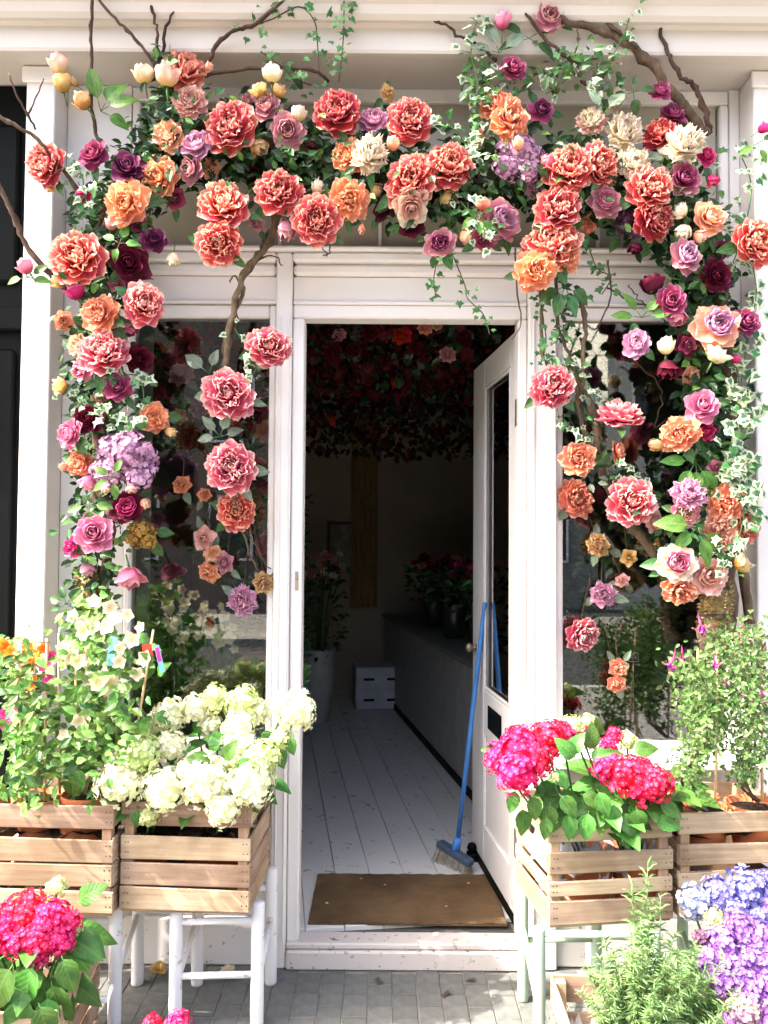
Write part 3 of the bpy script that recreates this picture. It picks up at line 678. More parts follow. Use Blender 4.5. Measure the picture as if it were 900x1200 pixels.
def head_def(col, n=95, seed=0, dome=1.95):
    key = (col, n, seed)
    if key in _hy: return _hy[key]
    mb = MB(); g = random.Random(seed + 5); rr = 1.0
    for i in range(n):
        z = 1 - (1 - math.cos(dome)) * (i + .5) / n; ph = i * 2.39996 + g.uniform(-.25, .25); q = math.sqrt(max(0, 1 - z * z))
        bmp = 1 + .07 * math.sin(3 * math.atan2(q * math.sin(ph), q * math.cos(ph)) + seed) + .07 * math.sin(5 * z + 4 * q * math.cos(ph)) + g.uniform(-.13, .07)
        if g.random() < .06: continue
        nrm = Vector((q * math.cos(ph), q * math.sin(ph), z)); p = nrm * bmp * .86
        sz = 2.25 / math.sqrt(n) * g.uniform(.8, 1.15) * (1.15)
        M = T(*p) @ facing(nrm + Vector((g.uniform(-.35, .35), g.uniform(-.35, .35), g.uniform(-.35, .35))), g.uniform(0, 6)) @ S(sz)
        cv = g.random()
        for k in range(4):
            A = RZ(k * math.pi / 2 + g.uniform(-.12, .12)) @ RX(g.uniform(-.05, .4))
            mb.add([(0, 0, 0), (.30, .28, .02), (.27, .56, .05), (0, .66, -.02), (-.27, .56, .05), (-.30, .28, .02)], [(0, 1, 2, 3), (0, 3, 4, 5)], 0,
                   [(cv, 0), (cv, .5), (cv, .9), (cv, 1), (cv, .9), (cv, .5)], False, M @ A)
    core = []; 
    lathe(mb, [(.001, .72), (.4, .6), (.66, .3), (.72, 0), (.5, -.35), (.1, -.55)], 10)
    mb.uv[-60:] = [(.0, 1)] * 60
    _hy[key] = mb.mesh('flower_head', FL[col]); return _hy[key]
def head(parent, px, py, d, col, Y, n=95, name='flower_head', sq=.92, tilt=None, inv=None, label=None):
    c = at(px, py, Y); r = d * .5 * pxm(Y)
    M = T(*c) @ facing(tilt or (rb.uniform(-.35, .35), -.75, rb.uniform(.35, .9)), rb.uniform(0, 6)) @ S(r, r, r * sq)
    if inv is not None: M = inv @ M
    o = put(name, head_def(col, n, rb.randrange(2)), parent, M)
    return tag(o, label)

# ------------------------------------------------------------------ branches of the arch
arch = empty('flower_arch', 'arch of twisted brown branches and dark leaves fixed round the shop doorway', 'flower arch', at(450, 240, -.2))
AI = Matrix.Translation(-at(450, 240, -.2))
def branch(pts, r0, r1, mat=BARK, name='branch', k=5, wig=.006, par=None, n=7):
    P = [AI @ at(*p) for p in pts]; P = smooth_path(P, k); m = len(P)
    P = [p + Vector((rb.uniform(-wig, wig), rb.uniform(-wig, wig), rb.uniform(-wig, wig))) for p in P]
    mb = MB(); tube(mb, P, [(r0 + (r1 - r0) * i / (m - 1)) * (1 + (.35 if rb.random() < .1 else 0)) for i in range(m)], n, jit=.24, rng=rb)
    return mb.build(name, mat, par or arch)
branch([(104, 720, -.12), (108, 640, -.14), (120, 560, -.16), (112, 460, -.16), (118, 360, -.15), (112, 290, -.16), (140, 215, -.18), (215, 150, -.2), (330, 170, -.2), (430, 210, -.2)], .028, .016)
branch([(116, 720, -.16), (130, 620, -.18), (112, 540, -.17), (132, 440, -.18), (108, 340, -.18), (128, 250, -.19)], .018, .01)
branch([(262, 448, -.16), (268, 400, -.17), (276, 350, -.18), (290, 315, -.19), (312, 290, -.19), (322, 265, -.18), (330, 225, -.17)], .010, .013, wig=.006)
branch([(256, 440, -.15), (275, 385, -.15), (279, 340, -.16), (302, 305, -.17), (310, 280, -.15), (330, 250, -.15)], .007, .008, wig=.005)
branch([(266, 440, -.15), (263, 400, -.14), (283, 345, -.15), (286, 318, -.17), (318, 284, -.15), (320, 250, -.16)], .006, .008, wig=.005)
branch([(284, 335, -.17), (274, 322, -.18), (270, 330, -.18)], .003, .002, TWIG)
branch([(300, 305, -.17), (322, 300, -.18), (330, 312, -.18)], .003, .002, TWIG)
branch([(430, 210, -.2), (520, 225, -.2), (600, 200, -.2), (690, 225, -.2), (770, 245, -.18), (832, 290, -.16), (845, 380, -.15), (852, 480, -.14), (850, 580, -.14), (852, 680, -.14), (848, 760, -.12)], .016, .038)
branch([(846, 640, -.16), (838, 690, -.17), (836, 730, -.17), (838, 770, -.16)], .034, .05, n=10)
branch([(855, 600, -.12), (868, 660, -.13), (880, 730, -.12)], .014, .02)
branch([(655, 22, -.30), (690, 32, -.28), (725, 45, -.26), (760, 72, -.25), (785, 105, -.24), (805, 130, -.22), (830, 160, -.2)], .010, .02)
branch([(771, 15, -.25), (776, 42, -.25), (786, 66, -.25), (800, 92, -.24), (815, 102, -.23), (826, 128, -.22), (832, 155, -.2)], .0055, .01, TWIG)
branch([(771, 15, -.25), (779, 17, -.26)], .004, .003, TWIG)
branch([(615, 15, -.3), (650, 55, -.28), (668, 70, -.27), (693, 108, -.25)], .005, .008, TWIG)
branch([(665, 5, -.3), (690, 10, -.29), (712, 25, -.28), (745, 55, -.27)], .004, .005, TWIG)
branch([(672, 78, -.27), (676, 50, -.29), (678, 30, -.3)], .003, .002, TWIG)
branch([(108, -6, -.34), (106, 40, -.32), (108, 70, -.30), (106, 110, -.26), (112, 150, -.22), (116, 175, -.2)], .005, .007, TWIG, wig=.003)
branch([(112, -6, -.34), (135, 22, -.32), (158, 45, -.3), (178, 70, -.27), (186, 90, -.25)], .005, .006, TWIG, wig=.003)
branch([(176, 0, -.3), (182, 25, -.3), (185, 50, -.28), (188, 80, -.24)], .004, .006, TWIG)
branch([(205, 8, -.3), (194, 40, -.28), (189, 70, -.25)], .004, .006, TWIG)
branch([(245, 72, -.24), (256, 50, -.26), (275, 36, -.28), (300, 28, -.3), (335, -4, -.33)], .007, .007, TWIG, wig=.003)
branch([(240, 90, -.22), (262, 84, -.24), (300, 80, -.25), (350, 80, -.26), (372, 85, -.25), (385, 95, -.22)], .006, .005, TWIG, wig=.003)
branch([(508, 24, -.28), (518, 26, -.28), (535, 40, -.27), (560, 52, -.26), (580, 70, -.24)], .003, .006, TWIG)
branch([(-6, 132, -.36), (22, 150, -.34), (45, 164, -.32), (75, 200, -.28), (110, 250, -.22)], .006, .008, wig=.003)
branch([(10, 86, -.36), (20, 112, -.35), (32, 134, -.33), (42, 152, -.31)], .003, .004, TWIG, wig=.002)
branch([(52, 92, -.35), (40, 118, -.34), (34, 134, -.33)], .002, .003, TWIG, wig=.002)
branch([(-8, 202, -.34), (10, 240, -.32), (20, 262, -.3), (32, 290, -.28), (60, 322, -.26), (85, 345, -.2)], .008, .01, wig=.003)
branch([(637, 300, -.2), (636, 340, -.2), (635, 385, -.2), (636, 425, -.2)], .008, .006)
branch([(650, 310, -.2), (654, 380, -.19), (668, 412, -.19), (678, 440, -.18)], .006, .006, TWIG)
branch([(678, 345, -.2), (686, 375, -.2), (684, 420, -.2), (682, 440, -.18)], .008, .007)
branch([(668, 420, -.18), (688, 465, -.18), (700, 505, -.18), (702, 540, -.17), (722, 585, -.17), (760, 640, -.16), (800, 690, -.14)], .012, .02, wig=.004)
branch([(676, 440, -.17), (684, 500, -.17), (708, 560, -.16), (740, 620, -.15)], .008, .01)
branch([(712, 305, -.22), (716, 345, -.22), (705, 375, -.22), (692, 402, -.21)], .0035, .002, TWIG, wig=.002)
branch([(604, 290, -.28), (606, 345, -.27), (611, 378, -.27), (600, 398, -.27)], .0032, .002, TWIG, wig=.002)
branch([(710, 338, -.2), (735, 350, -.2), (760, 360, -.19), (790, 375, -.18)], .003, .004, TWIG)
branch([(736, 335, -.2), (748, 350, -.2), (760, 360, -.19)], .002, .003, TWIG)
branch([(738, 420, -.05), (762, 440, -.05), (776, 465, -.05), (768, 500, -.05), (786, 488, -.05)], .003, .002, TWIG)
branch([(384, 268, -.24), (388, 292, -.24), (378, 300, -.24)], .003, .002, TWIG); branch([(376, 285, -.24), (382, 300, -.24)], .003, .002, TWIG)
branch([(306, 676, -.02), (292, 648, -.06), (284, 622, -.10), (275, 596, -.14), (270, 570, -.16), (268, 500, -.16), (262, 448, -.16)], .0028, .006, BARK)
branch([(316, 668, -.02), (300, 640, -.05), (286, 608, -.11), (278, 575, -.15)], .002, .0035, BARK)
# mossy wrapping at the foot of each leg
def moss(px0, py0, px1, py1, Y, rad, n=420):
    mb = MB(); a = AI @ at(px0, py0, Y); b = AI @ at(px1, py1, Y); d = (b - a)
    tube(mb, [a + d * t for t in (0, .33, .66, 1)], [rad * .7, rad * .95, rad * .9, rad * .6], 10, jit=.15, rng=rb)
    for i in range(n):
        t = rb.random(); th = rb.uniform(0, 6.28); v = Vector((math.cos(th), math.sin(th), rb.uniform(-.6, .6)))
        p = a + d * t + v * rad * .9; q = v * rb.uniform(.006, .02); s = Vector((rb.uniform(-1, 1), rb.uniform(-1, 1), rb.uniform(-1, 1))) * .006
        mb.add([p - s, p + s, p + q + s * .3, p + q - s * .5], [(0, 1, 2, 3)])
    tag(mb.build('moss', MOSS, arch), kind='stuff')
moss(104, 672, 108, 735, -.15, .042); moss(840, 690, 836, 742, -.18, .05)

# dark leaves packed between the flowers, one mass
def scatter_leaves(parent, path, n, size, mats, name='foliage', seed=1, spread_y=.10, inv=AI, up=.2):
    g = random.Random(seed); mb = MB(); cum = []; tot = 0
    for i in range(len(path) - 1):
        a, b = path[i], path[i + 1]; tot += math.hypot(b[0] - a[0], b[1] - a[1]) * (a[2] + b[2]); cum.append(tot)
    prot = [(0, 0, 0), (.26, .3, .06), (.22, .68, .02), (0, 1, -.12), (-.22, .68, .02), (-.26, .3, .06), (0, .5, -.02)]
    for _ in range(n):
        q = g.random() * tot; i = next(k for k, cc in enumerate(cum) if cc >= q); a, b = path[i], path[i + 1]; t = g.random()
        x = a[0] + (b[0] - a[0]) * t; y = a[1] + (b[1] - a[1]) * t; wdt = a[2] + (b[2] - a[2]) * t; Y = a[3] + (b[3] - a[3]) * t
        x += max(-2, min(2, g.gauss(0, .55))) * wdt; y += max(-2, min(2, g.gauss(0, .55))) * wdt
        p = inv @ at(x, y, Y + g.gauss(0, spread_y * .5))
        dirn = Vector((g.uniform(-1, 1), g.uniform(-1, .2), g.uniform(-1, .6))); sz = size * g.uniform(.6, 1.3)
        M = leafM(p, dirn, (g.uniform(-.6, .6), -1, g.uniform(-.2, 1.2)), sz)
        mb.add(prot, [(0, 1, 6), (1, 2, 6), (2, 3, 6), (3, 4, 6), (4, 5, 6), (5, 0, 6)], g.choices(range(len(mats)), [m[1] for m in mats])[0],
               [(.5, 0), (.8, .3), (.75, .7), (.5, 1), (.25, .7), (.2, .3), (.5, .5)], False, M)
    return tag(mb.build(name, [m[0] for m in mats], parent), kind='stuff')
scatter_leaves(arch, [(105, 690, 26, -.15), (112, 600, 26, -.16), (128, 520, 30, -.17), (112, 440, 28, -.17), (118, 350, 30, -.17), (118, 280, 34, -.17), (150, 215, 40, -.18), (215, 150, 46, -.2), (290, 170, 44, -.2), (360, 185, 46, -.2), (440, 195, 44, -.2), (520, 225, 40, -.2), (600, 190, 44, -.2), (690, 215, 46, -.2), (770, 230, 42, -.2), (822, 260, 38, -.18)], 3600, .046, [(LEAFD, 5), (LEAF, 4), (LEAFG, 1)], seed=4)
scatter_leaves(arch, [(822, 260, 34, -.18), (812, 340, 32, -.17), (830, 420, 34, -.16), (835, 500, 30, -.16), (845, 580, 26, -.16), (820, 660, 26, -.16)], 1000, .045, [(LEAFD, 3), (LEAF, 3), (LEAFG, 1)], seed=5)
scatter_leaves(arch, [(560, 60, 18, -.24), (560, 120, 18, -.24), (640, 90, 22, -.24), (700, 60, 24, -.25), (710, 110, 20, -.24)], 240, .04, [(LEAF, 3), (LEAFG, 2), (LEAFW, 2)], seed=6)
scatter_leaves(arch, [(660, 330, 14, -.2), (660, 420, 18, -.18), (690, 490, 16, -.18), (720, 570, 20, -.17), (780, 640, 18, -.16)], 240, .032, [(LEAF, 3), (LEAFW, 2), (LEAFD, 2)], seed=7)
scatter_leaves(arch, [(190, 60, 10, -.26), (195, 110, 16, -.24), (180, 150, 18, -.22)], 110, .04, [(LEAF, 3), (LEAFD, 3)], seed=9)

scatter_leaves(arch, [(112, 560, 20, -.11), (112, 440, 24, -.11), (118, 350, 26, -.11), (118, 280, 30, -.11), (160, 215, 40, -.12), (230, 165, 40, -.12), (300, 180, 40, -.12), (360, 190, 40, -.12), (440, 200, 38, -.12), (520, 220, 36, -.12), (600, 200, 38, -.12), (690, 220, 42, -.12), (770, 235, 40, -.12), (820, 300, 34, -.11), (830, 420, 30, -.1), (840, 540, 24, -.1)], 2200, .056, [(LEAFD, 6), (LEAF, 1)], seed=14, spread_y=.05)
# ------------------------------------------------------------------ the blooms of the arch, one by one
B, D = bloom, bud
LN = 'ruffled coral peony with cream petal edges '
# corner over the black shop and the leg above the white hydrangeas
B('peony', 50, 191, 56, 'coral', 'coral peony hanging in front of the pilaster beside the black shop, topmost there', -.30, (-.45, -1, .05))
D(68, 76, 20, 28, 'budpk', 'pink and cream bud, top one of the upright spray by the pilaster', -.3, -18)
D(72, 97, 18, 26, 'yellow', 'yellow bud tucked under the pink and cream bud by the pilaster', -.29, -10)
D(96, 118, 20, 24, 'yellow', 'amber yellow bud lowest in the upright spray by the pilaster', -.3, -35)
D(86, 96, 7, 16, 'yellow', 'tiny closed yellow bud on the upright spray by the pilaster', -.28, -50)
B('rose', 108, 179, 36, 'mauve', 'mauve pink rose beneath the bare upright twig near the pilaster', -.30, (-.2, -1, .2))
B('rose', 149, 194, 40, 'plum', 'dark plum rose with spiral centre touching two orange blooms', -.32, (.1, -1, .25))
B('carnation', 185, 206, 47, 'orange', 'orange carnation pressed against the dark plum rose', -.30)
B('carnation', 146, 237, 50, 'orange', 'pale orange carnation hanging below the dark plum rose', -.33, (-.1, -1, -.2))
B('carnation', 217, 78, 58, 'salmon', 'salmon carnation at the top of the arch beneath the thin twigs', -.26, (.3, -1, .5))
D(168, 87, 22, 26, 'budpk', 'pale pink bud standing clear at the edge beside the salmon carnation', -.3, -8)
D(196, 88, 26, 30, 'budpk', 'plump pale pink bud in front of the salmon carnation', -.34, 4)
B('peony', 222, 117, 40, 'blush', 'blush pink peony below the salmon carnation', -.30, (.1, -1, .1))
B('carnation', 195, 157, 40, 'peach', 'pale peach carnation among dark leaves under the pale pink buds', -.29, (-.3, -1, .1))
B('english', 228, 167, 42, 'lilac', 'lilac pink garden rose touching the pale peach carnation', -.31, (-.2, -1, .2))
B('english', 221, 197, 36, 'dusty', 'dusty pink garden rose facing sideways under the lilac pink one', -.29, (-.6, -1, -.1))
D(245, 78, 9, 12, 'peach', 'small peach bud beside the salmon carnation', -.27, 60)
B('peony', 269, 145, 62, 'coral', 'large coral peony with dark crinkled heart, right of the blush peony', -.32, (-.1, -1, .15))
B('peony', 260, 235, 58, 'coral', 'coral peony seen slightly from above, upper of a stacked pair', -.31, (-.05, -1, .45))
B('peony', 255, 286, 52, 'coral', 'coral peony hanging lowest over the transom, under its stacked twin', -.31, (-.1, -1, -.35))
B('rose', 180, 281, 34, 'plum', 'small plum rose beside the big coral peony on the leg', -.28, (.2, -1, 0))
B('peony', 87, 299, 64, 'coral', 'big coral peony on the outer side of the leg, by the broken twig', -.33, (-.1, -1, .1))
B('rose', 151, 307, 44, 'burg', 'blackish burgundy rose above the rose coloured peony', -.28, (.2, -1, -.2))
D(203, 304, 15, 20, 'cream', 'greenish cream bud hanging against the white lintel', -.24, 180)
D(29, 312, 17, 22, 'rosep', 'pink bud with a green leaf at the tip of the broken twig', -.3, -35)
D(88, 342, 20, 22, 'magenta', 'magenta bud below the big coral peony on the outer leg', -.27, -20)
D(68, 330, 15, 20, 'yellow', 'ochre bud on the broken twig near the pilaster', -.27, -60)
D(130, 262, 13, 18, 'blush', 'pale bud between two orange blooms and the burgundy rose', -.28, 10)
D(96, 228, 14, 18, 'magenta', 'small dark pink bud over the big coral peony', -.27, 160)
B('carnation', 116, 366, 48, 'orange', 'soft orange carnation above the wide pink peony', -.32, (-.1, -1, .1))
B('peony', 169, 354, 54, 'pinkc', 'rose coloured peony facing the display window', -.31, (.4, -1, .1))
B('peony', 120, 409, 58, 'pinkc', 'wide pink peony seen from above below the orange carnation', -.32, (.1, -1, .5))
B('carnation', 90, 404, 34, 'peach', 'small peach carnation behind the wide pink peony', -.28, (-.5, -1, .1))
B('english', 93, 434, 32, 'rosep', 'soft pink garden rose below the small peach carnation', -.29, (-.5, -1, -.2))
B('rose', 137, 452, 38, 'mauve', 'mauve rose with curled petals below the wide pink peony', -.31, (.2, -1, .15))
B('rose', 163, 420, 36, 'burg', 'very dark burgundy rose in shade beside the wide pink peony', -.24, (.4, -1, 0))
D(148, 384, 22, 28, 'mauve', 'mauve bud under the soft orange carnation', -.25, 150)
D(70, 452, 18, 20, 'yellow', 'amber bud poking over the white pilaster', -.28, -75)
B('rose', 102, 490, 34, 'burg', 'wine red rose above the lilac hydrangea bloom', -.31, (-.1, -1, .1))
B('carnation', 180, 488, 36, 'orange', 'small orange carnation sticking out in front of the glass', -.26, (.2, -1, .1))
D(200, 506, 10, 18, 'yellow', 'slim orange bud pointing at the dark glass', -.24, 105)
B('english', 78, 508, 36, 'rosep', 'pale pink garden rose on the outer edge by the pilaster', -.31, (-.7, -1, .1))
B('carnation', 92, 543, 34, 'salmon', 'salmon carnation tucked beside the lilac hydrangea bloom', -.28, (-.3, -1, 0))
D(74, 547, 9, 12, 'salmon', 'tiny orange bud beside the salmon carnation', -.28, -80)
D(103, 566, 18, 20, 'rosep', 'pink bud at the lower corner of the lilac hydrangea bloom', -.31, -150)
D(124, 573, 9, 12, 'peach', 'tiny peach bud among bright leaves below the lilac hydrangea bloom', -.33, 170)
D(154, 573, 12, 12, 'budpk', 'round pale pink bud under the lilac hydrangea bloom', -.33, 170)
D(170, 590, 12, 14, 'peach', 'small peach bud beside the burgundy ruffled rose', -.3, 90)
B('english', 149, 593, 36, 'burg', 'ruffled burgundy rose below the lilac hydrangea bloom', -.32, (.1, -1, .1), inner='magenta')
B('rose', 109, 624, 46, 'rosep', 'open rose pink rose low on the leg above the moss', -.33, (.1, -1, .2))
B('rose', 84, 641, 32, 'magenta', 'deep magenta rose beside the open rose pink rose', -.30, (-.5, -1, -.2))
D(103, 668, 16, 18, 'dusty', 'dull pink bud just above the moss', -.27, 170)
D(153, 677, 27, 28, 'rosep', 'single pink tulip shaped bud in front of the white window frame', -.26, 165, 'tulip')
def hyd(px, py, d, col, label, Y=-.3, n=90, sq=.8):
    o = empty('hydrangea_bloom', label, 'hydrangea', at(px, py, Y), 'hydrangea blooms on the flower arch')
    I = Matrix.Translation(-at(px, py, Y)); [head(o, px + dx * d, py + dy * d, d * f, col, Y + dY, int(n * f) + 10, sq=sq * rb.uniform(.75, 1), tilt=(rb.uniform(-.6, .6), -1, rb.uniform(-.4, .6)), inv=I) for dx, dy, f, dY in ((.05, -.12, .66, 0), (-.22, .16, .56, .01), (.2, .2, .52, .0), (.26, -.06, .44, .02), (-.2, -.16, .46, .02))]
    for k in range(3):
        a = rb.uniform(0, 6.28); put('leaf', rb.choice(ROSE_L), o, leafM((.03 * math.cos(a), .03, .03 * math.sin(a)), (math.cos(a), .2, math.sin(a)), (0, -1, .3), .06))
    return o
hyd(147, 540, 84, 'lilac', 'large lilac hydrangea bloom on the leg above the white flowers', -.31, 110)
hyd(607, 186, 66, 'lilac', 'lilac hydrangea bloom high beside the orange carnations', -.29, 95)
hyd(736, 262, 40, 'dusk', 'dusky purple hydrangea bloom in shade under the pink rose', -.22, 60)
hyd(166, 626, 40, 'tan', 'dried tan hydrangea bloom beside the open rose pink rose', -.27, 50)
# along the top
D(319, 86, 22, 24, 'cream', 'cream bud standing over the ivy on the top of the arch', -.3, 5)
D(303, 106, 18, 18, 'yellow', 'yellow bud on the top of the arch, half behind a mauve rose', -.29, -30)
D(327, 106, 16, 18, 'yellow', 'bright yellow bud beside the cream bud on the top of the arch', -.28, 30)
B('english', 311, 122, 36, 'dusty', 'dusty mauve rose beneath the cream bud on the arch top', -.29, (-.2, -1, .3))
B('english', 337, 152, 42, 'dusty', 'drooping dusty pink garden rose with cream outer petals', -.29, (.1, -1, -.25), inner='dusty')
D(350, 133, 18, 20, 'cream', 'beige cream bud above the drooping dusty pink garden rose', -.28, 15)
D(303, 172, 20, 22, 'yellow', 'yellowish rose bud against the big coral peony', -.27, 140)
B('peony', 395, 128, 58, 'corald', 'deep coral peony with tight dark heart, by the hanging ivy', -.31, (.0, -1, .2))
B('rose', 350, 210, 30, 'burg', 'deep shaded burgundy rose between coral peonies over the transom', -.17)
B('rose', 296, 205, 30, 'burg', 'shaded burgundy rose behind the stacked coral peonies', -.16)
B('rose', 388, 188, 26, 'burg', 'dark red rose hidden in leaves beside the orange one', -.16)
B('english', 437, 137, 38, 'lilac', 'lilac and yellow garden rose between two coral peonies', -.28, (-.1, -1, .4), inner='lilac')
B('peony', 481, 138, 56, 'coral', 'coral peony on the arch top under the empty soffit', -.31, (.0, -1, .1))
B('carnation', 406, 180, 48, 'orange', 'orange carnation half hidden by the white peony', -.29, (-.4, -1, 0))
B('cloud', 433, 178, 52, 'cream', 'fluffy white peony at the middle of the arch top', -.33, (.1, -1, .15))
D(461, 168, 15, 20, 'peach', 'tan bud beside the fluffy white peony', -.29, 20)
B('peony', 327, 222, 58, 'coral', 'coral peony with pink heart hanging over the door post', -.32, (.05, -1, .05))
B('peony', 371, 256, 57, 'coral', 'coral peony lowest over the doorway lintel, beside the orange carnation', -.33, (.0, -1, -.1))
D(336, 270, 20, 30, 'dusty', 'half closed dusty pink bud under the coral peony', -.27, 190)
B('carnation', 409, 233, 50, 'orange', 'ragged orange carnation next to the lowest coral peony over the doorway', -.31, (.1, -1, -.2))
D(424, 268, 7, 18, 'orange', 'narrow orange bud hanging from the ragged orange carnation', -.29, 185)
D(372, 219, 14, 20, 'cream', 'green and cream bud between two coral peonies', -.27, 10)
D(441, 222, 14, 16, 'yellow', 'olive yellow bud in shade beneath the white peony', -.25, 120)
B('peony', 481, 209, 57, 'coral', 'coral peony beneath and overlapping its neighbour at the arch middle', -.33, (-.05, -1, .0))
B('peony', 526, 192, 56, 'coral', 'coral peony overlapped by the one below, near the olive glass', -.31, (.15, -1, .15))
B('rose', 450, 245, 32, 'burg', 'burgundy rose hanging against the transom glass', -.20, (-.2, -1, -.4))
B('rose', 482, 244, 42, 'cream', 'cream and pink drooping rose under the coral pair', -.31, (0, -1, -.9), inner='budpk', leaves=0)
B('rose', 483, 265, 30, 'burg', 'blackish rose peeping below the drooping cream and pink rose', -.25, (0, -1, -.6))
D(524, 232, 18, 20, 'yellow', 'dull yellow bud below the coral pair', -.26, 150)
B('english', 516, 285, 40, 'dusty', 'mauve garden rose hanging over the lintel above the ivy tail', -.31, (-.1, -1, -.2), inner='mauve')
B('english', 548, 216, 38, 'burg', 'dark mauve rose beneath the upper coral peony', -.24, (.3, -1, -.1), inner='plum')
D(566, 239, 16, 17, 'salmon', 'coral pink bud in a nest of bright leaves', -.33, 10)
D(546, 277, 14, 18, 'peach', 'orange bud beside the hanging mauve garden rose', -.27, 140)
B('rose', 567, 281, 28, 'mauve', 'small magenta mauve rose over the door head', -.28, (.1, -1, -.4))
B('english', 590, 256, 46, 'dusty', 'mauve and cream garden rose seen side on above the door', -.29, (.5, -1, -.1), inner='lilac')
D(589, 24, 16, 24, 'rosep', 'pale pink closed bud at the top edge by the ivy', -.3, 0)
B('rose', 602, 78, 34, 'mauve', 'pink mauve rose standing above the orange carnations', -.31, (.0, -1, .2))
B('carnation', 579, 120, 42, 'orange', 'orange carnation behind the brighter orange one', -.28, (-.5, -1, .2))
B('carnation', 598, 137, 56, 'orange', 'bright orange carnation above the lilac hydrangea bloom', -.32, (.1, -1, .1))
D(607, 168, 12, 18, 'peach', 'small peach bud under the bright orange carnation', -.35, 0)
B('english', 645, 18, 38, 'dusty', 'dusty pink garden rose highest on the arch beside the thick branch', -.31, (.1, -1, -.1))
B('rose', 635, 128, 32, 'mauve', 'purple pink rose beside the bright orange carnation', -.28, (.2, -1, .1), inner='plum')
# heavy corner on the fuchsia side
B('rose', 775, 105, 30, 'mauve', 'dark pink rose standing by the bare forked branch', -.28, (0, -1, .5))
B('rose', 790, 132, 34, 'mauve', 'mauve rose behind the cream peony near the forked branch', -.24, (.1, -1, .4))
B('carnation', 773, 154, 46, 'corald', 'deep coral carnation behind the two cream peonies', -.26, (-.2, -1, .4))
B('cloud', 693, 140, 38, 'blush', 'pale blush peony half hidden by a pale leaf', -.26, (-.2, -1, .2), inner='cream')
B('cloud', 733, 151, 50, 'cream', 'cream peony under the dark pink rose', -.28, (0, -1, .3))
B('cloud', 804, 165, 56, 'cream', 'largest cream peony, right below the forked branch', -.31, (.1, -1, .3), lset='dull')
B('cloud', 744, 190, 42, 'cream', 'small cream peony wedged between coral peonies', -.29, (.0, -1, .1))
B('peony', 704, 190, 56, 'coral', 'coral peony behind its twin, next to the cream peonies', -.30, (.3, -1, .1))
B('peony', 667, 195, 60, 'coral', 'coral peony with pink outer petals by the lilac hydrangea', -.33, (-.1, -1, .2))
D(642, 190, 16, 22, 'pinkc', 'pink half open bud against the lilac hydrangea bloom', -.31, -70)
B('peony', 654, 241, 56, 'coral', 'coral peony in the middle of the hanging chain of peonies', -.33, (-.05, -1, .3))
B('peony', 645, 282, 62, 'coral', 'coral peony above the two orange carnations over the door corner', -.31, (-.2, -1, .35))
B('carnation', 664, 297, 46, 'orange', 'orange carnation overlapped by the coral peony chain', -.31, (.4, -1, -.2))
B('carnation', 628, 316, 50, 'orange', 'orange carnation lowest over the door corner', -.33, (-.1, -1, -.1))
B('english', 711, 235, 38, 'dusty', 'smooth dusty pink rose in shade between coral peonies', -.29, (0, -1, .0), inner='rosep')
B('peony', 762, 217, 56, 'coral', 'coral peony below the small cream peony', -.33, (.0, -1, .2))
B('peony', 770, 256, 48, 'corald', 'deep coral peony hanging under another, turned sideways', -.30, (.5, -1, -.2))
B('rose', 803, 208, 44, 'dusty', 'dusky mauve rose below the largest cream peony', -.29, (.1, -1, .1), inner='mauve')
B('rose', 829, 181, 26, 'magenta', 'small purple magenta rose by the variegated ivy', -.28, (.2, -1, .2))
D(835, 211, 12, 16, 'magenta', 'tiny magenta bud by the variegated ivy', -.28, 170)
B('rose', 834, 254, 46, 'peach', 'peach rose beside the variegated ivy curtain', -.31, (.3, -1, .1))
D(797, 248, 18, 18, 'cream', 'round cream bud left of the peach rose', -.31, -60, 'open')
D(801, 272, 18, 20, 'cream', 'cream bud above the mauve pink garden rose', -.31, 200)
D(820, 277, 14, 18, 'peach', 'peach cream bud right under the peach rose', -.31, 120)
B('english', 806, 297, 46, 'dusty', 'mauve pink garden rose with cream outer petals below cream buds', -.33, (.1, -1, .25), inner='lilac')
D(744, 291, 14, 16, 'burg', 'small burgundy bud hanging in front of the lintel', -.25, 190)
B('peony', 889, 282, 52, 'coral', 'coral peony over the bright pilaster at the edge of the shop', -.32, (.2, -1, .0))
D(895, 150, 12, 16, 'magenta', 'magenta bud with leaves on the bright pilaster', -.3, 60)
# down the leg beside the fuchsias
B('rose', 841, 323, 36, 'burg', 'burgundy rose with folded petals below the mauve pink garden rose', -.29, (.1, -1, -.3))
B('rose', 787, 352, 38, 'mauve', 'dusky pink rose hanging above the lilac garden rose', -.31, (-.1, -1, .1))
D(764, 333, 24, 28, 'burg', 'burgundy bud beside the dusky pink rose', -.27, -20, 'tulip')
D(794, 372, 20, 18, 'rosep', 'pink outer bud beneath the dusky pink rose', -.28, 180)
B('english', 842, 380, 58, 'peach', 'big peach garden rose with lilac pink centre', -.33, (-.05, -1, .15), inner='lilac')
B('rose', 876, 376, 34, 'mauve', 'mauve rose touching the big peach garden rose', -.31, (.2, -1, .2))
B('english', 746, 401, 38, 'lilac', 'lilac garden rose with cream rim in front of the glass', -.30, (-.3, -1, .2), inner='lilac')
D(781, 405, 18, 24, 'cream', 'cream bud directly over the wine red bud', -.3, 0)
D(782, 433, 22, 26, 'burg', 'wine red bud directly under the cream bud', -.29, 180, 'tulip')
B('rose', 806, 404, 30, 'burg', 'dark mauve rose in shade beside the big peach garden rose', -.27, (-.2, -1, -.2), inner='mauve')
D(840, 416, 24, 22, 'cream', 'open cream bud under the big peach garden rose', -.31, 30, 'open')
D(862, 421, 10, 12, 'magenta', 'tiny dark pink bud over the silvery ivy', -.28, 20)
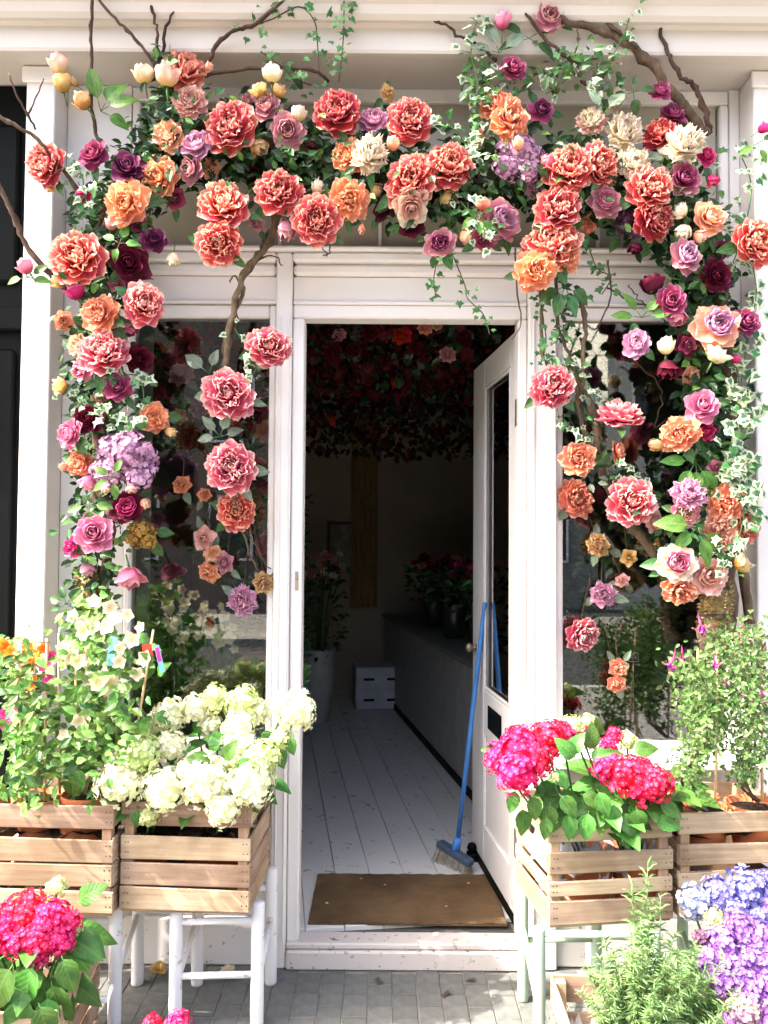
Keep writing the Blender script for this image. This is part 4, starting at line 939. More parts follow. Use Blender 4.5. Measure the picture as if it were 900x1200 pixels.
B('rose', 824, 474, 40, 'rosep', 'pink rose with spiral centre beside the silvery ivy', -.32, (-.1, -1, .35))
B('rose', 829, 506, 30, 'burg', 'crimson rose under the pink spiral rose', -.28, (.1, -1, -.3), inner='magenta')
B('carnation', 796, 508, 42, 'orange', 'orange carnation turned towards the glass', -.30, (-.6, -1, .0))
D(769, 522, 12, 22, 'yellow', 'pale orange bud pointing away from the orange carnation', -.29, -80)
B('carnation', 878, 540, 24, 'salmon', 'small salmon carnation peeping from the pale ivy', -.26)
B('carnation', 851, 590, 44, 'orange', 'orange carnation half covered by pale ivy', -.28, (-.3, -1, .1))
B('carnation', 845, 622, 44, 'peach', 'peach carnation under the half covered orange one', -.28, (-.1, -1, 0))
B('carnation', 878, 618, 36, 'salmon', 'salmon carnation at the outer edge under the pale ivy', -.26, (.4, -1, 0))
B('cloud', 807, 577, 40, 'lilac', 'pale lilac frilled peony over the cream and pink rose', -.31, (-.1, -1, .4))
B('english', 805, 601, 34, 'rosep', 'cream and pink rose tucked under the lilac frilled peony', -.30, (-.1, -1, -.1), inner='budpk')
B('english', 795, 659, 46, 'cream', 'pink garden rose with cream outer petals near the trunk', -.32, (-.1, -1, .25), inner='rosep')
B('carnation', 797, 693, 42, 'orange', 'bright orange carnation hanging beside the mossy trunk', -.30, (-.1, -1, -.3))
B('english', 832, 675, 42, 'blush', 'pale blush garden rose at the top of the mossy trunk', -.29, (.2, -1, .2), inner='budpk')
D(869, 660, 22, 20, 'yellow', 'cream rose bud right of the mossy trunk', -.29, 70)
# small half hidden blooms between the big ones
for a in (('rose', 290, 118, 26, 'dusty', 'small dusty pink rose beside the dark crinkled coral peony', -.22), ('carnation', 246, 196, 28, 'peach', 'pale peach carnation half hidden by a stacked coral peony', -.22),
          ('rose', 205, 232, 26, 'mauve', 'small mauve rose in leaves beside the pale orange carnation', -.2), ('english', 300, 262, 22, 'dusty', 'little dusty rose in shade beside the curved branch top', -.2),
          ('rose', 366, 170, 26, 'magenta', 'dark pink rose in shade under the deep coral peony', -.19), ('carnation', 455, 108, 22, 'yellow', 'yellow carnation behind the lilac and yellow garden rose', -.24),
          ('rose', 505, 232, 24, 'burg', 'little burgundy rose between the coral pair and the ivy cluster', -.2), ('rose', 545, 252, 24, 'plum', 'small plum rose in the ivy over the door head', -.22),
          ('carnation', 560, 160, 24, 'peach', 'pale peach carnation behind the bright orange one', -.22), ('english', 628, 218, 24, 'lilac', 'small lilac rose between the lilac bloom and the peony chain', -.22),
          ('carnation', 690, 262, 24, 'salmon', 'small salmon carnation beside the peony chain', -.2), ('rose', 733, 212, 26, 'plum', 'plum rose in shade between two coral peonies', -.2),
          ('cloud', 722, 118, 28, 'cream', 'small cream peony at the very top of the fuchsia side corner', -.23), ('rose', 848, 292, 24, 'mauve', 'small mauve rose between the peach rose and the coral edge peony', -.24),
          ('rose', 815, 326, 24, 'plum', 'plum rose tucked beside the folded burgundy rose', -.22), ('carnation', 812, 440, 24, 'peach', 'peach carnation in leaves above the pink spiral rose', -.2),
          ('rose', 840, 548, 22, 'rosep', 'small pink rose beside the half covered orange carnation', -.24), ('english', 770, 612, 24, 'blush', 'small blush rose on the vine beside the cream and pink rose', -.2),
          ('rose', 136, 330, 24, 'rosep', 'small pink rose between the soft orange carnation and burgundy rose', -.22), ('rose', 118, 462, 22, 'blush', 'small blush rose beneath the mauve rose with curled petals', -.24),
          ('rose', 132, 602, 22, 'lilac', 'small lilac rose beside the ruffled burgundy rose', -.26), ('carnation', 74, 376, 24, 'salmon', 'small salmon carnation at the outer edge beside the soft orange one', -.22),
          ('rose', 160, 260, 24, 'mauve', 'small mauve rose under the pale orange carnation', -.22), ('carnation', 58, 215, 20, 'yellow', 'small yellow carnation behind the topmost outer coral peony', -.24)):
    B(a[0], a[1], a[2], a[3], a[4], a[5], a[6], leaves=2)
# hanging in front of the two windows
B('peony', 315, 405, 54, 'pinkc', 'pink peony overlapping the white door post', -.26, (.1, -1, .1))
B('peony', 266, 461, 57, 'pinkc', 'pink peony at the foot of the curved branch by the window', -.27, (-.05, -1, .05), lset='dull')
B('peony', 270, 547, 57, 'pinkc', 'pink peony below the curved branch, above the coral one', -.27, (.05, -1, .1), lset='dull')
B('peony', 277, 599, 48, 'coral', 'coral peony crossed by thin brown stems', -.13, (.1, -1, .0))
B('peony', 648, 451, 56, 'pinkc', 'pink peony in front of the door post near the window with sky', -.27, (-.1, -1, .15))
B('peony', 727, 482, 54, 'pinkc', 'flattened pink peony seen edge on before the glass', -.24, (.05, -.45, 1))
B('carnation', 679, 536, 42, 'orange', 'peach orange carnation hanging before the glass by the vine', -.24, (.0, -1, .2), inner='orange')
B('carnation', 726, 529, 30, 'salmon', 'narrow coral carnation turned edge on by the vine', -.22, (1, -.6, .1))
B('peony', 741, 587, 57, 'pinkc', 'pink peony with pale edges hanging lowest on the vine', -.26, (-.05, -1, .15))
# behind the glass
def stemmed(o):                          # the thin stalk that holds a bloom at the window
    I = o.matrix_basis.inverted(); p = o.matrix_basis.translation; mb = MB(); a, h = rb.uniform(-.06, .06), rb.uniform(.10, .22)
    P = smooth_path([I @ p, I @ (p + Vector((a * .3, .03, h * .4))), I @ (p + Vector((a, .035, h)))], 5)
    tube(mb, P, .0022 / o.matrix_basis.to_scale().x, 5); mb.build('stem', TWIG, o)
GW, GF = 'small blooms at the window by the white hydrangeas', 'small blooms at the window by the fuchsias'
for a in (('carnation', 210, 488, 22, 'orange', 'small orange bloom behind the glass, outermost of a row'), ('peony', 212, 437, 28, 'dusty', 'grey mauve bloom behind the glass near the window head'),
          ('carnation', 212, 567, 24, 'orange', 'orange bloom close against the glass beside the hanging pink peony'), ('rose', 231, 480, 24, 'dusty', 'pale rimmed rose behind the glass below the first pink peony'),
          ('carnation', 240, 580, 18, 'orange', 'small tan orange bloom close against the glass near the coral peony'), ('peony', 302, 458, 26, 'plum', 'dim purple bloom behind the glass beside the door post'),
          ('cloud', 311, 507, 30, 'yellow', 'dull yellow peony behind the glass beside the door post'), ('peony', 318, 640, 34, 'corald', 'dull coral peony behind the glass cut off by the door post'),
          ('rose', 238, 632, 28, 'blush', 'blush rose close against the glass, topmost of a hanging bunch'), ('carnation', 249, 648, 24, 'peach', 'peach bloom in the hanging bunch close against the glass'),
          ('rose', 262, 660, 24, 'dusty', 'dusky pink rose in the hanging bunch close against the glass'), ('carnation', 244, 672, 24, 'orange', 'orange bloom lowest in the hanging bunch close against the glass'),
          ('cloud', 309, 683, 26, 'yellow', 'cream yellow bloom close against the glass above the lilac one'), ('cloud', 284, 704, 34, 'lilac', 'lilac frilled bloom close against the glass above the white orchids')):
    stemmed(B(a[0], a[1], a[2], a[3], a[4], a[5], (-.05 if a[2] > 560 and a[1] < 312 else .05), group=GW, lset='dull', leaves=1))
for a in (('peony', 677, 584, 46, 'salmon', 'salmon peony close against the glass beside the door post'), ('cloud', 700, 638, 28, 'yellow', 'cream yellow bloom close against the glass, middle of the window'),
          ('cloud', 706, 696, 32, 'lilac', 'lilac frilled bloom close against the glass with dull leaves'), ('carnation', 729, 681, 18, 'blush', 'small pale pink bloom close against the glass beside the lilac one'),
          ('peony', 685, 746, 40, 'pinkc', 'drooping pink peony low close against the glass'), ('carnation', 725, 784, 24, 'salmon', 'salmon bloom low close against the glass, upper of two'),
          ('carnation', 723, 803, 24, 'salmon', 'salmon bloom low close against the glass, lower of two'), ('rose', 737, 653, 22, 'yellow', 'greenish yellow rose close against the glass near the vine'),
          ('rose', 767, 641, 20, 'yellow', 'olive cream rose close against the glass under the lowest pink peony')):
    stemmed(B(a[0], a[1], a[2], a[3], a[4], a[5], -.05, group=GF, lset='dull', leaves=2))

# ------------------------------------------------------------------ ivy
def ivy(pts, label, n, size, var=True, seed=1, side=.03, r=.0022, Ys=.03):
    g = random.Random(seed); P = [at(*p) for p in pts]; o = empty('ivy_vine', label, 'ivy', P[0], 'ivy trails on the flower arch'); I = P[0]
    Q = [p - I for p in smooth_path(P, 6)]; mb = MB(); tube(mb, Q, r, 5, jit=.1, rng=g); mb.build('stem', TWIG if not var else STEM, o)
    for i in range(int(n * 1.35)):
        t = g.random() * (len(Q) - 1); k = min(len(Q) - 2, int(t)); p = Q[k].lerp(Q[k + 1], t - k) + Vector((g.gauss(0, side), g.gauss(-.01, Ys), g.gauss(0, side * .6)))
        put('leaf', g.choice((IVY_V + IVY_G[:2]) if var else IVY_G), o, leafM(p, (g.uniform(-1, 1), g.uniform(-.6, .1), g.uniform(-1.2, .25)), (g.uniform(-.5, .5), -1, g.uniform(-.1, .8)), size * .9 * g.uniform(.55, 1.2)))
    return o
ivy([(862, 170, -.24), (880, 215, -.24), (872, 270, -.24), (858, 310, -.22)], 'variegated ivy trail beside the peach rose at the arch corner', 34, .042, True, 2, .04)
ivy([(880, 300, -.26), (886, 345, -.26), (876, 395, -.25), (872, 430, -.24)], 'variegated ivy trail beneath the coral peony on the pilaster', 22, .042, True, 3, .024)
ivy([(862, 425, -.25), (868, 470, -.27), (862, 520, -.28), (868, 560, -.28), (874, 590, -.27)], 'dense silvery ivy curtain below the big peach garden rose', 58, .05, True, 4, .038)
ivy([(846, 530, -.29), (862, 560, -.3), (872, 600, -.3), (862, 640, -.29), (850, 660, -.29)], 'pale ivy covering the orange carnations low on the leg', 40, .04, True, 5, .034)
ivy([(560, 18, -.28), (552, 60, -.28), (560, 100, -.28), (556, 150, -.27), (548, 175, -.26)], 'pale ivy curtain hanging before the soffit near the pink mauve rose', 46, .038, True, 6, .03)
ivy([(296, 30, -.3), (320, 22, -.3), (350, 8, -.31), (368, 24, -.31), (372, 50, -.3), (374, 85, -.29)], 'green ivy looping over the top of the arch', 24, .034, False, 7, .03)
ivy([(403, -6, -.32), (403, 30, -.31), (401, 62, -.3), (397, 96, -.28)], 'green ivy trail hanging from above onto the deep coral peony', 24, .03, False, 8, .016)
ivy([(305, 60, -.28), (330, 78, -.27), (345, 92, -.27), (365, 100, -.26)], 'low green ivy sprig among buds on the arch top', 18, .032, False, 9, .026)
ivy([(514, 295, -.28), (510, 315, -.28), (508, 332, -.27), (511, 346, -.27)], 'short ivy tail hanging below the mauve garden rose', 8, .032, False, 10, .012)
ivy([(531, 300, -.28), (545, 335, -.27), (548, 350, -.27), (566, 368, -.26), (574, 392, -.25)], 'long ivy tail hanging across the door head', 13, .03, False, 11, .012)
ivy([(632, 320, -.23), (634, 360, -.22), (640, 400, -.21), (634, 425, -.2)], 'dull green ivy wrapped on the vine above the pink peony at the post', 26, .03, False, 12, .018)
ivy([(668, 425, -.2), (690, 450, -.2), (698, 470, -.19)], 'ivy cluster on the vine before the window with sky', 16, .036, True, 13, .024)
ivy([(660, 490, -.2), (672, 505, -.2), (690, 520, -.2), (715, 540, -.19), (745, 556, -.18)], 'trailing ivy under the pink peony at the door post', 16, .034, True, 14, .024)
ivy([(540, 236, -.29), (560, 262, -.31), (572, 276, -.31), (585, 268, -.3)], 'ivy cluster with bright leaves over the door head', 18, .04, True, 15, .026)
ivy([(505, 145, -.27), (530, 150, -.28), (548, 172, -.27), (560, 190, -.26)], 'pale ivy sprig behind the upper coral peony near the olive glass', 18, .044, True, 16, .026)
ivy([(128, 445, -.3), (160, 440, -.29), (168, 470, -.28), (150, 500, -.28)], 'pale ivy around the mauve rose on the leg', 20, .04, True, 17, .03)
ivy([(86, 460, -.28), (100, 475, -.28), (120, 480, -.28), (135, 500, -.28)], 'pale ivy above the wine red rose', 16, .036, True, 18, .026)
ivy([(84, 185, -.28), (96, 205, -.29), (100, 232, -.29), (112, 250, -.28)], 'ivy with pale margins below the mauve pink rose by the pilaster', 20, .036, True, 19, .028)
ivy([(688, 100, -.27), (715, 70, -.28), (735, 30, -.29), (740, -6, -.3)], 'straggly ivy along the thick branch near the top edge', 18, .034, True, 20, .03)
ivy([(640, 92, -.26), (655, 80, -.27), (668, 88, -.27), (640, 110, -.26)], 'grey green ivy tuft above the purple pink rose', 14, .032, True, 21, .024)
ivy([(275, 385, -.2), (290, 410, -.2), (300, 430, -.2), (292, 445, -.2)], 'dull ivy beside the pink peony on the door post', 14, .034, True, 22, .022)
ivy([(690, 290, -.24), (700, 315, -.24), (716, 325, -.23), (705, 345, -.22)], 'dark ivy tuft in front of the lintel by the orange carnations', 16, .03, False, 23, .024)
ivy([(820, 620, -.28), (835, 640, -.29), (850, 655, -.29), (842, 675, -.28)], 'small ivy sprig above the mossy trunk', 12, .034, True, 24, .022)
# larger single sprays of leaves that show on their own
def spray(name, label, px, py, Y, kinds, dirs, size, grp_='leaf sprays on the flower arch'):
    p = at(px, py, Y); o = empty(name, label, 'leaf spray', p, grp_); mb = MB()
    for (a, ln) in dirs:
        d = Vector((math.sin(R(a)), rb.uniform(-.25, .1), math.cos(R(a)))); tube(mb, [(0, 0, 0), d * size * .35], .0015, 4)
        put('leaf', rb.choice(kinds), o, leafM(d * size * .25, d, (rb.uniform(-.3, .3), -1, .35), size * ln))
    mb.build('stem', STEM, o); return o
spray('leaf_spray', 'three pointed green leaves beside the bare upright twig', 118, 130, -.28, BRIGHT_L, [(-12, 1.3), (30, 1.2), (65, 1.1), (115, .8)], .085)
spray('leaf_spray', 'green leaves at the base of the pink bud by the pilaster', 32, 325, -.28, BRIGHT_L, [(-100, .9), (60, 1), (100, 1), (-20, .7)], .06)
spray('leaf_spray', 'pale silvery leaves above the pink mauve rose', 585, 62, -.29, DULL_L, [(-20, 1.2), (-75, 1), (50, 1.1)], .075)
spray('leaf_spray', 'dark green leaves below the dusty pink garden rose at the top', 620, 45, -.27, ROSE_L, [(-60, 1), (-110, 1), (120, 1), (60, 1)], .08)
spray('leaf_spray', 'pale green leaf laid over the blush peony', 708, 133, -.33, DULL_L, [(40, 1.1), (-30, .9)], .075)
spray('leaf_spray', 'two dark round leaves near the dark pink rose', 742, 108, -.27, ROSE_L, [(-110, 1), (80, 1), (170, .9), (10, .7)], .06)
spray('leaf_spray', 'dark leaves under the cascade of orange carnations over the door corner', 662, 335, -.27, ROSE_L, [(-160, 1), (160, 1.1), (-120, 1), (120, 1)], .075)
spray('leaf_spray', 'green leaves over the lilac garden rose', 752, 372, -.28, BRIGHT_L, [(-85, 1), (-40, 1), (80, 1), (40, .8)], .075)
spray('leaf_spray', 'broad green leaves hanging before the dark glass under the crimson rose', 815, 540, -.26, BRIGHT_L, [(-150, 1.2), (150, 1.2), (-90, 1), (180, 1)], .085)
spray('leaf_spray', 'glossy leaves beside the cream and pink rose near the trunk', 818, 618, -.31, BRIGHT_L, [(-80, 1.2), (165, 1.2), (130, 1.1), (-130, .8)], .085)
spray('leaf_spray', 'bright leaves in front of the lilac hydrangea bloom', 133, 560, -.36, BRIGHT_L, [(-120, 1), (20, .8), (-60, .9), (170, .9)], .055)
spray('leaf_spray', 'bright leaves beside the soft pink garden rose', 140, 285, -.31, BRIGHT_L, [(-60, 1), (20, 1), (90, 1), (200, .9)], .05)
spray('leaf_spray', 'leaf sprig under the round pale pink bud', 105, 590, -.31, BRIGHT_L, [(100, 1), (-110, .9), (180, 1)], .06)
spray('leaf_spray', 'dull leaves above the pink peony below the curved branch', 258, 512, -.22, DULL_L, [(-95, .9), (-40, 1), (20, 1), (70, .9)], .065)
spray('leaf_spray', 'big dull leaf beside the pink peony at the foot of the curved branch', 245, 438, -.2, DULL_L, [(-50, 1.1), (20, .8)], .075)
spray('leaf_spray', 'silvery sprig touching the white flowers under the moss', 78, 708, -.2, ROSE_L, [(-70, .9), (-20, .8), (40, .9), (80, .8), (-110, .8), (120, .8)], .055)
spray('leaf_spray', 'green leaves around the magenta bud on the bright pilaster', 888, 168, -.29, BRIGHT_L, [(-120, 1), (160, 1), (60, .8)], .055)
spray('leaf_spray', 'bright leaves cupping the coral pink bud over the door head', 562, 252, -.34, BRIGHT_L, [(-120, .9), (140, .9), (60, .7), (180, .9)], .055)
# ------------------------------------------------------------------ crates and the stools under them
rg = random.Random(77)
ROW_A = [(0, .069), (.077, .146), (.154, .226), (.259, .33)]
ROW_B = [(0, .070), (.086, .130), (.152, .216), (.246, .310)]
_sl = {}
def slat(L, h, t, ax, var):
    key = (round(L, 3), round(h, 3), round(t, 3), ax, var)
    if key in _sl: return _sl[key]
    mb = MB(); c = .003
    lo, hi = ((0, 0, 0), (L, t, h)) if ax == 'x' else ((0, 0, 0), (t, L, h))
    V, F = vbox(lo, hi, c); g = random.Random(var)
    V = [(x, y, z + (.003 * math.sin(3 * (x if ax == 'x' else y) / L + var) if z > h * .5 else 0)) for x, y, z in V]; mb.add(V, F)
    me0 = None
    for e in (.012, .026, L - .026, L - .012):
        for zz in (h * .3, h * .72):
            e2 = e + g.uniform(-.003, .003)
            if ax == 'x': box(mb, (e2, -.0008, zz), (e2 + .0035, .0005, zz + .0035), 0, 1)
            else: 
                box(mb, (t - .0005, e2, zz), (t + .0008, e2 + .0035, zz + .0035), 0, 1); box(mb, (-.0008, e2, zz), (.0005, e2 + .0035, zz + .0035), 0, 1)
    me = mb.mesh('slat', [WOOD_X if ax == 'x' else WOOD_Y, NAIL]); fixn(me); _sl[key] = me; return me
def crate(label, M, w_, d_, rows, group='wooden crates holding the plants'):
    o = empty('wooden_crate', label, 'crate', M=M, group=group); t = .009; H = rows[-1][1]
    for (a, b) in rows:
        J = lambda: T(rg.uniform(-.002, .002), 0, rg.uniform(-.0015, .0015)) @ RY(rg.uniform(-.006, .006))
        put('slat', slat(w_, b - a, t, 'x', rg.randrange(3)), o, T(0, 0, a) @ J()); put('slat', slat(w_, b - a, t, 'x', rg.randrange(3)), o, T(0, d_ - t, a) @ J())
        for x in (0, w_ - t):
            put('slat', slat(d_ - 2 * t - .002, b - a, t, 'y', rg.randrange(3)), o, T(x, t + .001, a + rg.uniform(-.002, .002)))
    for x in (t + .001, w_ - t - .031):
        for y in (t + .001, d_ - t - .031): put('corner_post', slatp(H), o, T(x, y, .003))
    n = 4
    for k in range(n):
        y0 = .004 + k * (d_ - .008) / n; bx('bottom_board', (.004, y0 + .003, -.009), (w_ - .004, y0 + (d_ - .008) / n - .004, -.001), WOOD_X, o, .002)
    return o
def slatp(H):
    k = ('post', round(H, 3))
    if k not in _sl:
        mb = MB(); V, F = vbox((0, 0, 0), (.03, .03, H - .01), .002); mb.add(V, F); me = mb.mesh('corner_post', WOOD_Z); fixn(me); _sl[k] = me
    return _sl[k]
# white stools and crates by the white hydrangeas
cA = at(141, 1063, -.44); ZB = cA.z
crate('weathered pale crate under the white hydrangeas, its end slats facing the doorway', T(cA.x, -.455, ZB) @ RZ(R(-2.5)), .411, .345, ROW_A)
cB = at(137, 1062, -.46)
crate('weathered pale crate holding the bougainvillea and the white climber', T(cB.x - .425, -.475, ZB) @ RZ(R(-2.0)), .42, .345, ROW_A)
def leg(o, x, y, z0, z1, r, mat, lean=(0, 0)):
    mb = MB(); n = 12; P = [(x + lean[0] * (1 - t), y + lean[1] * (1 - t), z0 + (z1 - z0) * t) for t in (0, .02, .25, .5, .75, .985, 1)]
    tube(mb, P, [r * .94, r, r * 1.02, r, r * .99, r, r * .93], n, jit=.03, rng=rg); return mb.build('leg', mat, o)
def stool(label, px, mat, ztop, legs, rails, group, r=.021):
    o = empty('stool', label, 'stool', (px[0], px[1], 0), group); L = []
    for (x, y, h) in legs: leg(o, x - px[0], y - px[1], 0, h, r, mat)
    for (a, b, z, rr) in rails:
        pa, pb = legs[a], legs[b]; mb = MB(); d = Vector((pb[0] - pa[0], pb[1] - pa[1], 0)).normalized() * r * .6
        tube(mb, [(pa[0] - px[0] + d.x, pa[1] - px[1] + d.y, z[0]), (pb[0] - px[0] - d.x, pb[1] - px[1] - d.y, z[1])], rr, 8); mb.build('rail', mat, o)
    return o
def gx(px, Y): return at(px, 800, Y).x
zt = ZB - .011
lg = [(at(205, 1192, -.415).x, -.415, zt), (at(301, 1192, -.40).x, -.40, .392), (at(231, 1145, -.15).x, -.15, zt), (at(317, 1145, -.14).x, -.14, .40)]
stool('white painted stool of round posts under the white hydrangea crate', (lg[0][0], -.28), STOOL_WHITE, zt, lg, [(0, 1, (.165, .165), .011), (0, 2, (.14, .23), .011), (1, 3, (.14, .23), .011), (2, 3, (.33, .33), .012), (0, 1, (.335, .335), .012)], 'white stools under the crates')
lg = [(at(10, 1190, -.42).x, -.42, zt), (at(134, 1190, -.41).x, -.41, zt), (at(30, 1145, -.15).x, -.15, zt), (at(161, 1145, -.15).x, -.15, zt)]
stool('white painted stool of round posts under the bougainvillea crate', (lg[0][0], -.28), STOOL_WHITE, zt, lg, [(0, 1, (.09, .09), .011), (0, 2, (.16, .24), .011), (1, 3, (.16, .24), .011), (2, 3, (.26, .26), .011), (0, 1, (.335, .335), .012)], 'white stools under the crates')
# angled crate on the pavement with the hot pink hydrangea
cC = at(119, 1094, -.46)
crate('rough crate on the pavement holding the lone hot pink hydrangea', T(cC.x, -.46, .012) @ RZ(R(184)), .40, .42, [(0, .06), (.075, .135), (.15, .21), (.225, .30)])
# green stool and crates on the fuchsia side
cD = at(642, 1084, -.545); ZD = cD.z
crate('pale crate under the hot pink hydrangeas, beside the open doorway', T(cD.x, -.555, ZD) @ RZ(R(8)), .398, .335, ROW_B)
cE = at(797, 1080, -.50)
crate('pale crate holding the terracotta pots of fuchsia', T(cE.x + .002, -.49, ZD + .004) @ RZ(R(7)), .398, .335, ROW_B)
zt = ZD - .012
lg = [(at(632, 1190, -.535).x, -.535, zt), (at(767, 1190, -.56).x, -.56, zt), (at(613, 1155, -.235).x, -.235, zt), (at(699, 1120, -.225).x, -.225, zt)]
stool('pale green round legged stool under the hot pink hydrangea crate', (lg[0][0], -.4), STOOL_GREEN, zt, lg, [(0, 2, (.13, .24), .010), (2, 3, (.20, .20), .010), (0, 1, (zt - .015, zt - .015), .012), (2, 3, (zt - .015, zt - .015), .012)], 'pale green stools under the crates', .0185)
lg = [(at(830, 1190, -.57).x, -.57, zt), (at(940, 1190, -.58).x, -.58, zt), (at(800, 1120, -.25).x, -.25, zt), (at(880, 1120, -.26).x, -.26, zt)]
stool('pale green round legged stool under the fuchsia crate', (lg[0][0], -.4), STOOL_GREEN, zt, lg, [(0, 2, (.13, .24), .010), (2, 3, (.20, .20), .010), (0, 1, (zt - .015, zt - .015), .012)], 'pale green stools under the crates', .0185)
cF = at(641, 1121, -.59)
crate('pale crate on the pavement holding the feathery herb and purple hydrangeas', T(cF.x, -1.03, .012) @ RZ(R(-1)), .62, .43, [(0, .07), (.085, .155), (.185, .265)])
# clear plastic crumpled in two crates
PLAS, nt_, p_, o_ = base_mat('clear_plastic', .15, .6); p_.inputs['Base Color'].default_value = (.75, .75, .78, 1)
_tr = nt_.nodes.new('ShaderNodeBsdfTransparent'); _mx = nt_.nodes.new('ShaderNodeMixShader'); _mx.inputs[0].default_value = .5
nt_.links.new(_tr.outputs[0], _mx.inputs[1]); nt_.links.new(p_.outputs[0], _mx.inputs[2]); nt_.links.new(_mx.outputs[0], o_.inputs[0])
def plastic(label, M, wx, wy, h, seed):
    g = random.Random(seed); mb = MB(); nx, ny = 18, 12; V = []; F = []
    for j in range(ny + 1):
        for i in range(nx + 1): V.append((wx * i / nx, wy * j / ny, h * (.35 + .65 * g.random())))
    for j in range(ny):
        for i in range(nx): F.append((j * (nx + 1) + i, j * (nx + 1) + i + 1, (j + 1) * (nx + 1) + i + 1, (j + 1) * (nx + 1) + i))
    mb.add(V, F); tag(mb.build('plastic_wrap', PLAS, None, M), label, 'plastic wrap', 'crumpled plastic wrap in the crates')
plastic('crumpled clear plastic wrap seen between the slats under the hot pink hydrangeas', T(cD.x + .03, -.52, ZD + .01) @ RZ(R(8)), .33, .27, .23, 1)
plastic('crumpled clear plastic wrap inside the crate on the pavement', T(cF.x + .03, -1.0, .03), .2, .38, .15, 2)

# ------------------------------------------------------------------ potted plants
def plant(name, label, cat, base, group=None): 
    o = empty(name, label, cat, base, group); return o, Matrix.Translation(-Vector(base))
def pot(o, x, y, z, r, h, mat=TERRA, soil=True):
    mb = MB(); lathe(mb, [(r * .72, 0), (r * .95, h * .82), (r * 1.05, h * .82), (r * 1.07, h), (r * .97, h), (r * .94, h * .86), (.001, h * .86)], 22, M=T(x, y, z)); q = mb.build('pot', mat, o)
    if soil:
        mb = MB(); lathe(mb, [(r * .93, h * .87), (r * .5, h * .9), (.001, h * .89)], 14, M=T(x, y, z)); mb.build('soil', SOIL, q)
def hydrangea(label, base, heads, nleaf, spread, colg, big=(), size=.082, potc=None, kinds=HYD_L, up=.15):
    o, I = plant('hydrangea_plant', label, 'hydrangea', base, 'potted hydrangeas in crates')
    pot(o, 0, 0, 0, .085, .15, potc or TERRA)
    for (px, py, d, col, Y) in heads:
        head(o, px, py, d, col, Y, 70 if d < 45 else 110, inv=I)
        p = I @ at(px, py, Y); mb = MB(); tube(mb, smooth_path([(p.x * .2, p.y * .2, .13), (p.x * .65, p.y * .65, p.z * .55 + .05), (p.x, p.y, p.z - .02)], 4), .0035, 5); mb.build('stem', STEM, o)
    for k in range(nleaf):
        a = rg.uniform(0, 6.28); rr = spread[0] * math.sqrt(rg.random()); z = rg.uniform(spread[1] + up, spread[2] + up * .6)
        p = Vector((rr * math.cos(a), rr * math.sin(a) * .8, z)); d = Vector((math.cos(a), math.sin(a) - .35, rg.uniform(-.55, .45)))
        put('leaf', rg.choice(kinds), o, leafM(p, d, (rg.uniform(-.3, .3), -.5, 1), size * rg.uniform(.7, 1.15)))
    for (px, py, Y, ang, ln) in big:
        d = Vector((math.sin(R(ang)), -.35, math.cos(R(ang)))); put('leaf', rg.choice(kinds), o, leafM(I @ at(px, py, Y), d, (rg.uniform(-.5, .5), -1, rg.uniform(.3, 1)), ln * .78))
    return o
W_, G_ = 'white', 'green'
zc = ZB + .03
def xb(px, Y): return at(px, 900, Y).x
hydrangea('white hydrangea at the front corner of its crate beside the climber', (xb(170, -.34), -.34, zc),
          [(140, 918, 60, W_, -.47), (164, 884, 55, G_, -.42), (193, 925, 57, W_, -.48), (200, 876, 46, W_, -.36), (137, 888, 34, W_, -.4), (175, 957, 25, G_, -.47)], 26, (.12, .10, .26), None, [(160, 948, -.47, 170, .06), (210, 900, -.42, 60, .08)])
hydrangea('white hydrangea in the middle of its crate with two big pale leaves', (xb(245, -.33), -.33, zc),
          [(243, 915, 71, W_, -.47), (262, 948, 46, W_, -.5), (292, 918, 64, W_, -.45), (305, 890, 51, G_, -.42), (226, 905, 46, W_, -.46), (310, 912, 30, W_, -.36), (273, 893, 25, G_, -.44)], 26, (.12, .10, .26), None,
          [(250, 893, -.49, -75, .095), (262, 893, -.49, 25, .085), (245, 900, -.49, 100, .07), (275, 900, -.46, 70, .09)])
hydrangea('white hydrangea at the back of its crate, its heads against the door post', (xb(262, -.22), -.22, zc),
          [(200, 838, 46, W_, -.28), (183, 848, 34, W_, -.26), (229, 832, 41, W_, -.28), (252, 820, 39, G_, -.27), (283, 824, 46, G_, -.27), (300, 836, 39, W_, -.25), (280, 853, 44, W_, -.33), (280, 872, 48, W_, -.36), (347, 833, 53, W_, -.36), (331, 828, 34, W_, -.33), (247, 850, 30, W_, -.28), (331, 866, 32, G_, -.32), (172, 866, 21, G_, -.3)], 46, (.17, .12, .36), None,
          [(310, 870, -.33, 120, .10), (322, 872, -.34, 150, .09), (215, 862, -.3, -80, .1), (240, 868, -.32, 80, .1), (225, 858, -.28, 40, .09), (338, 860, -.34, 165, .08)])
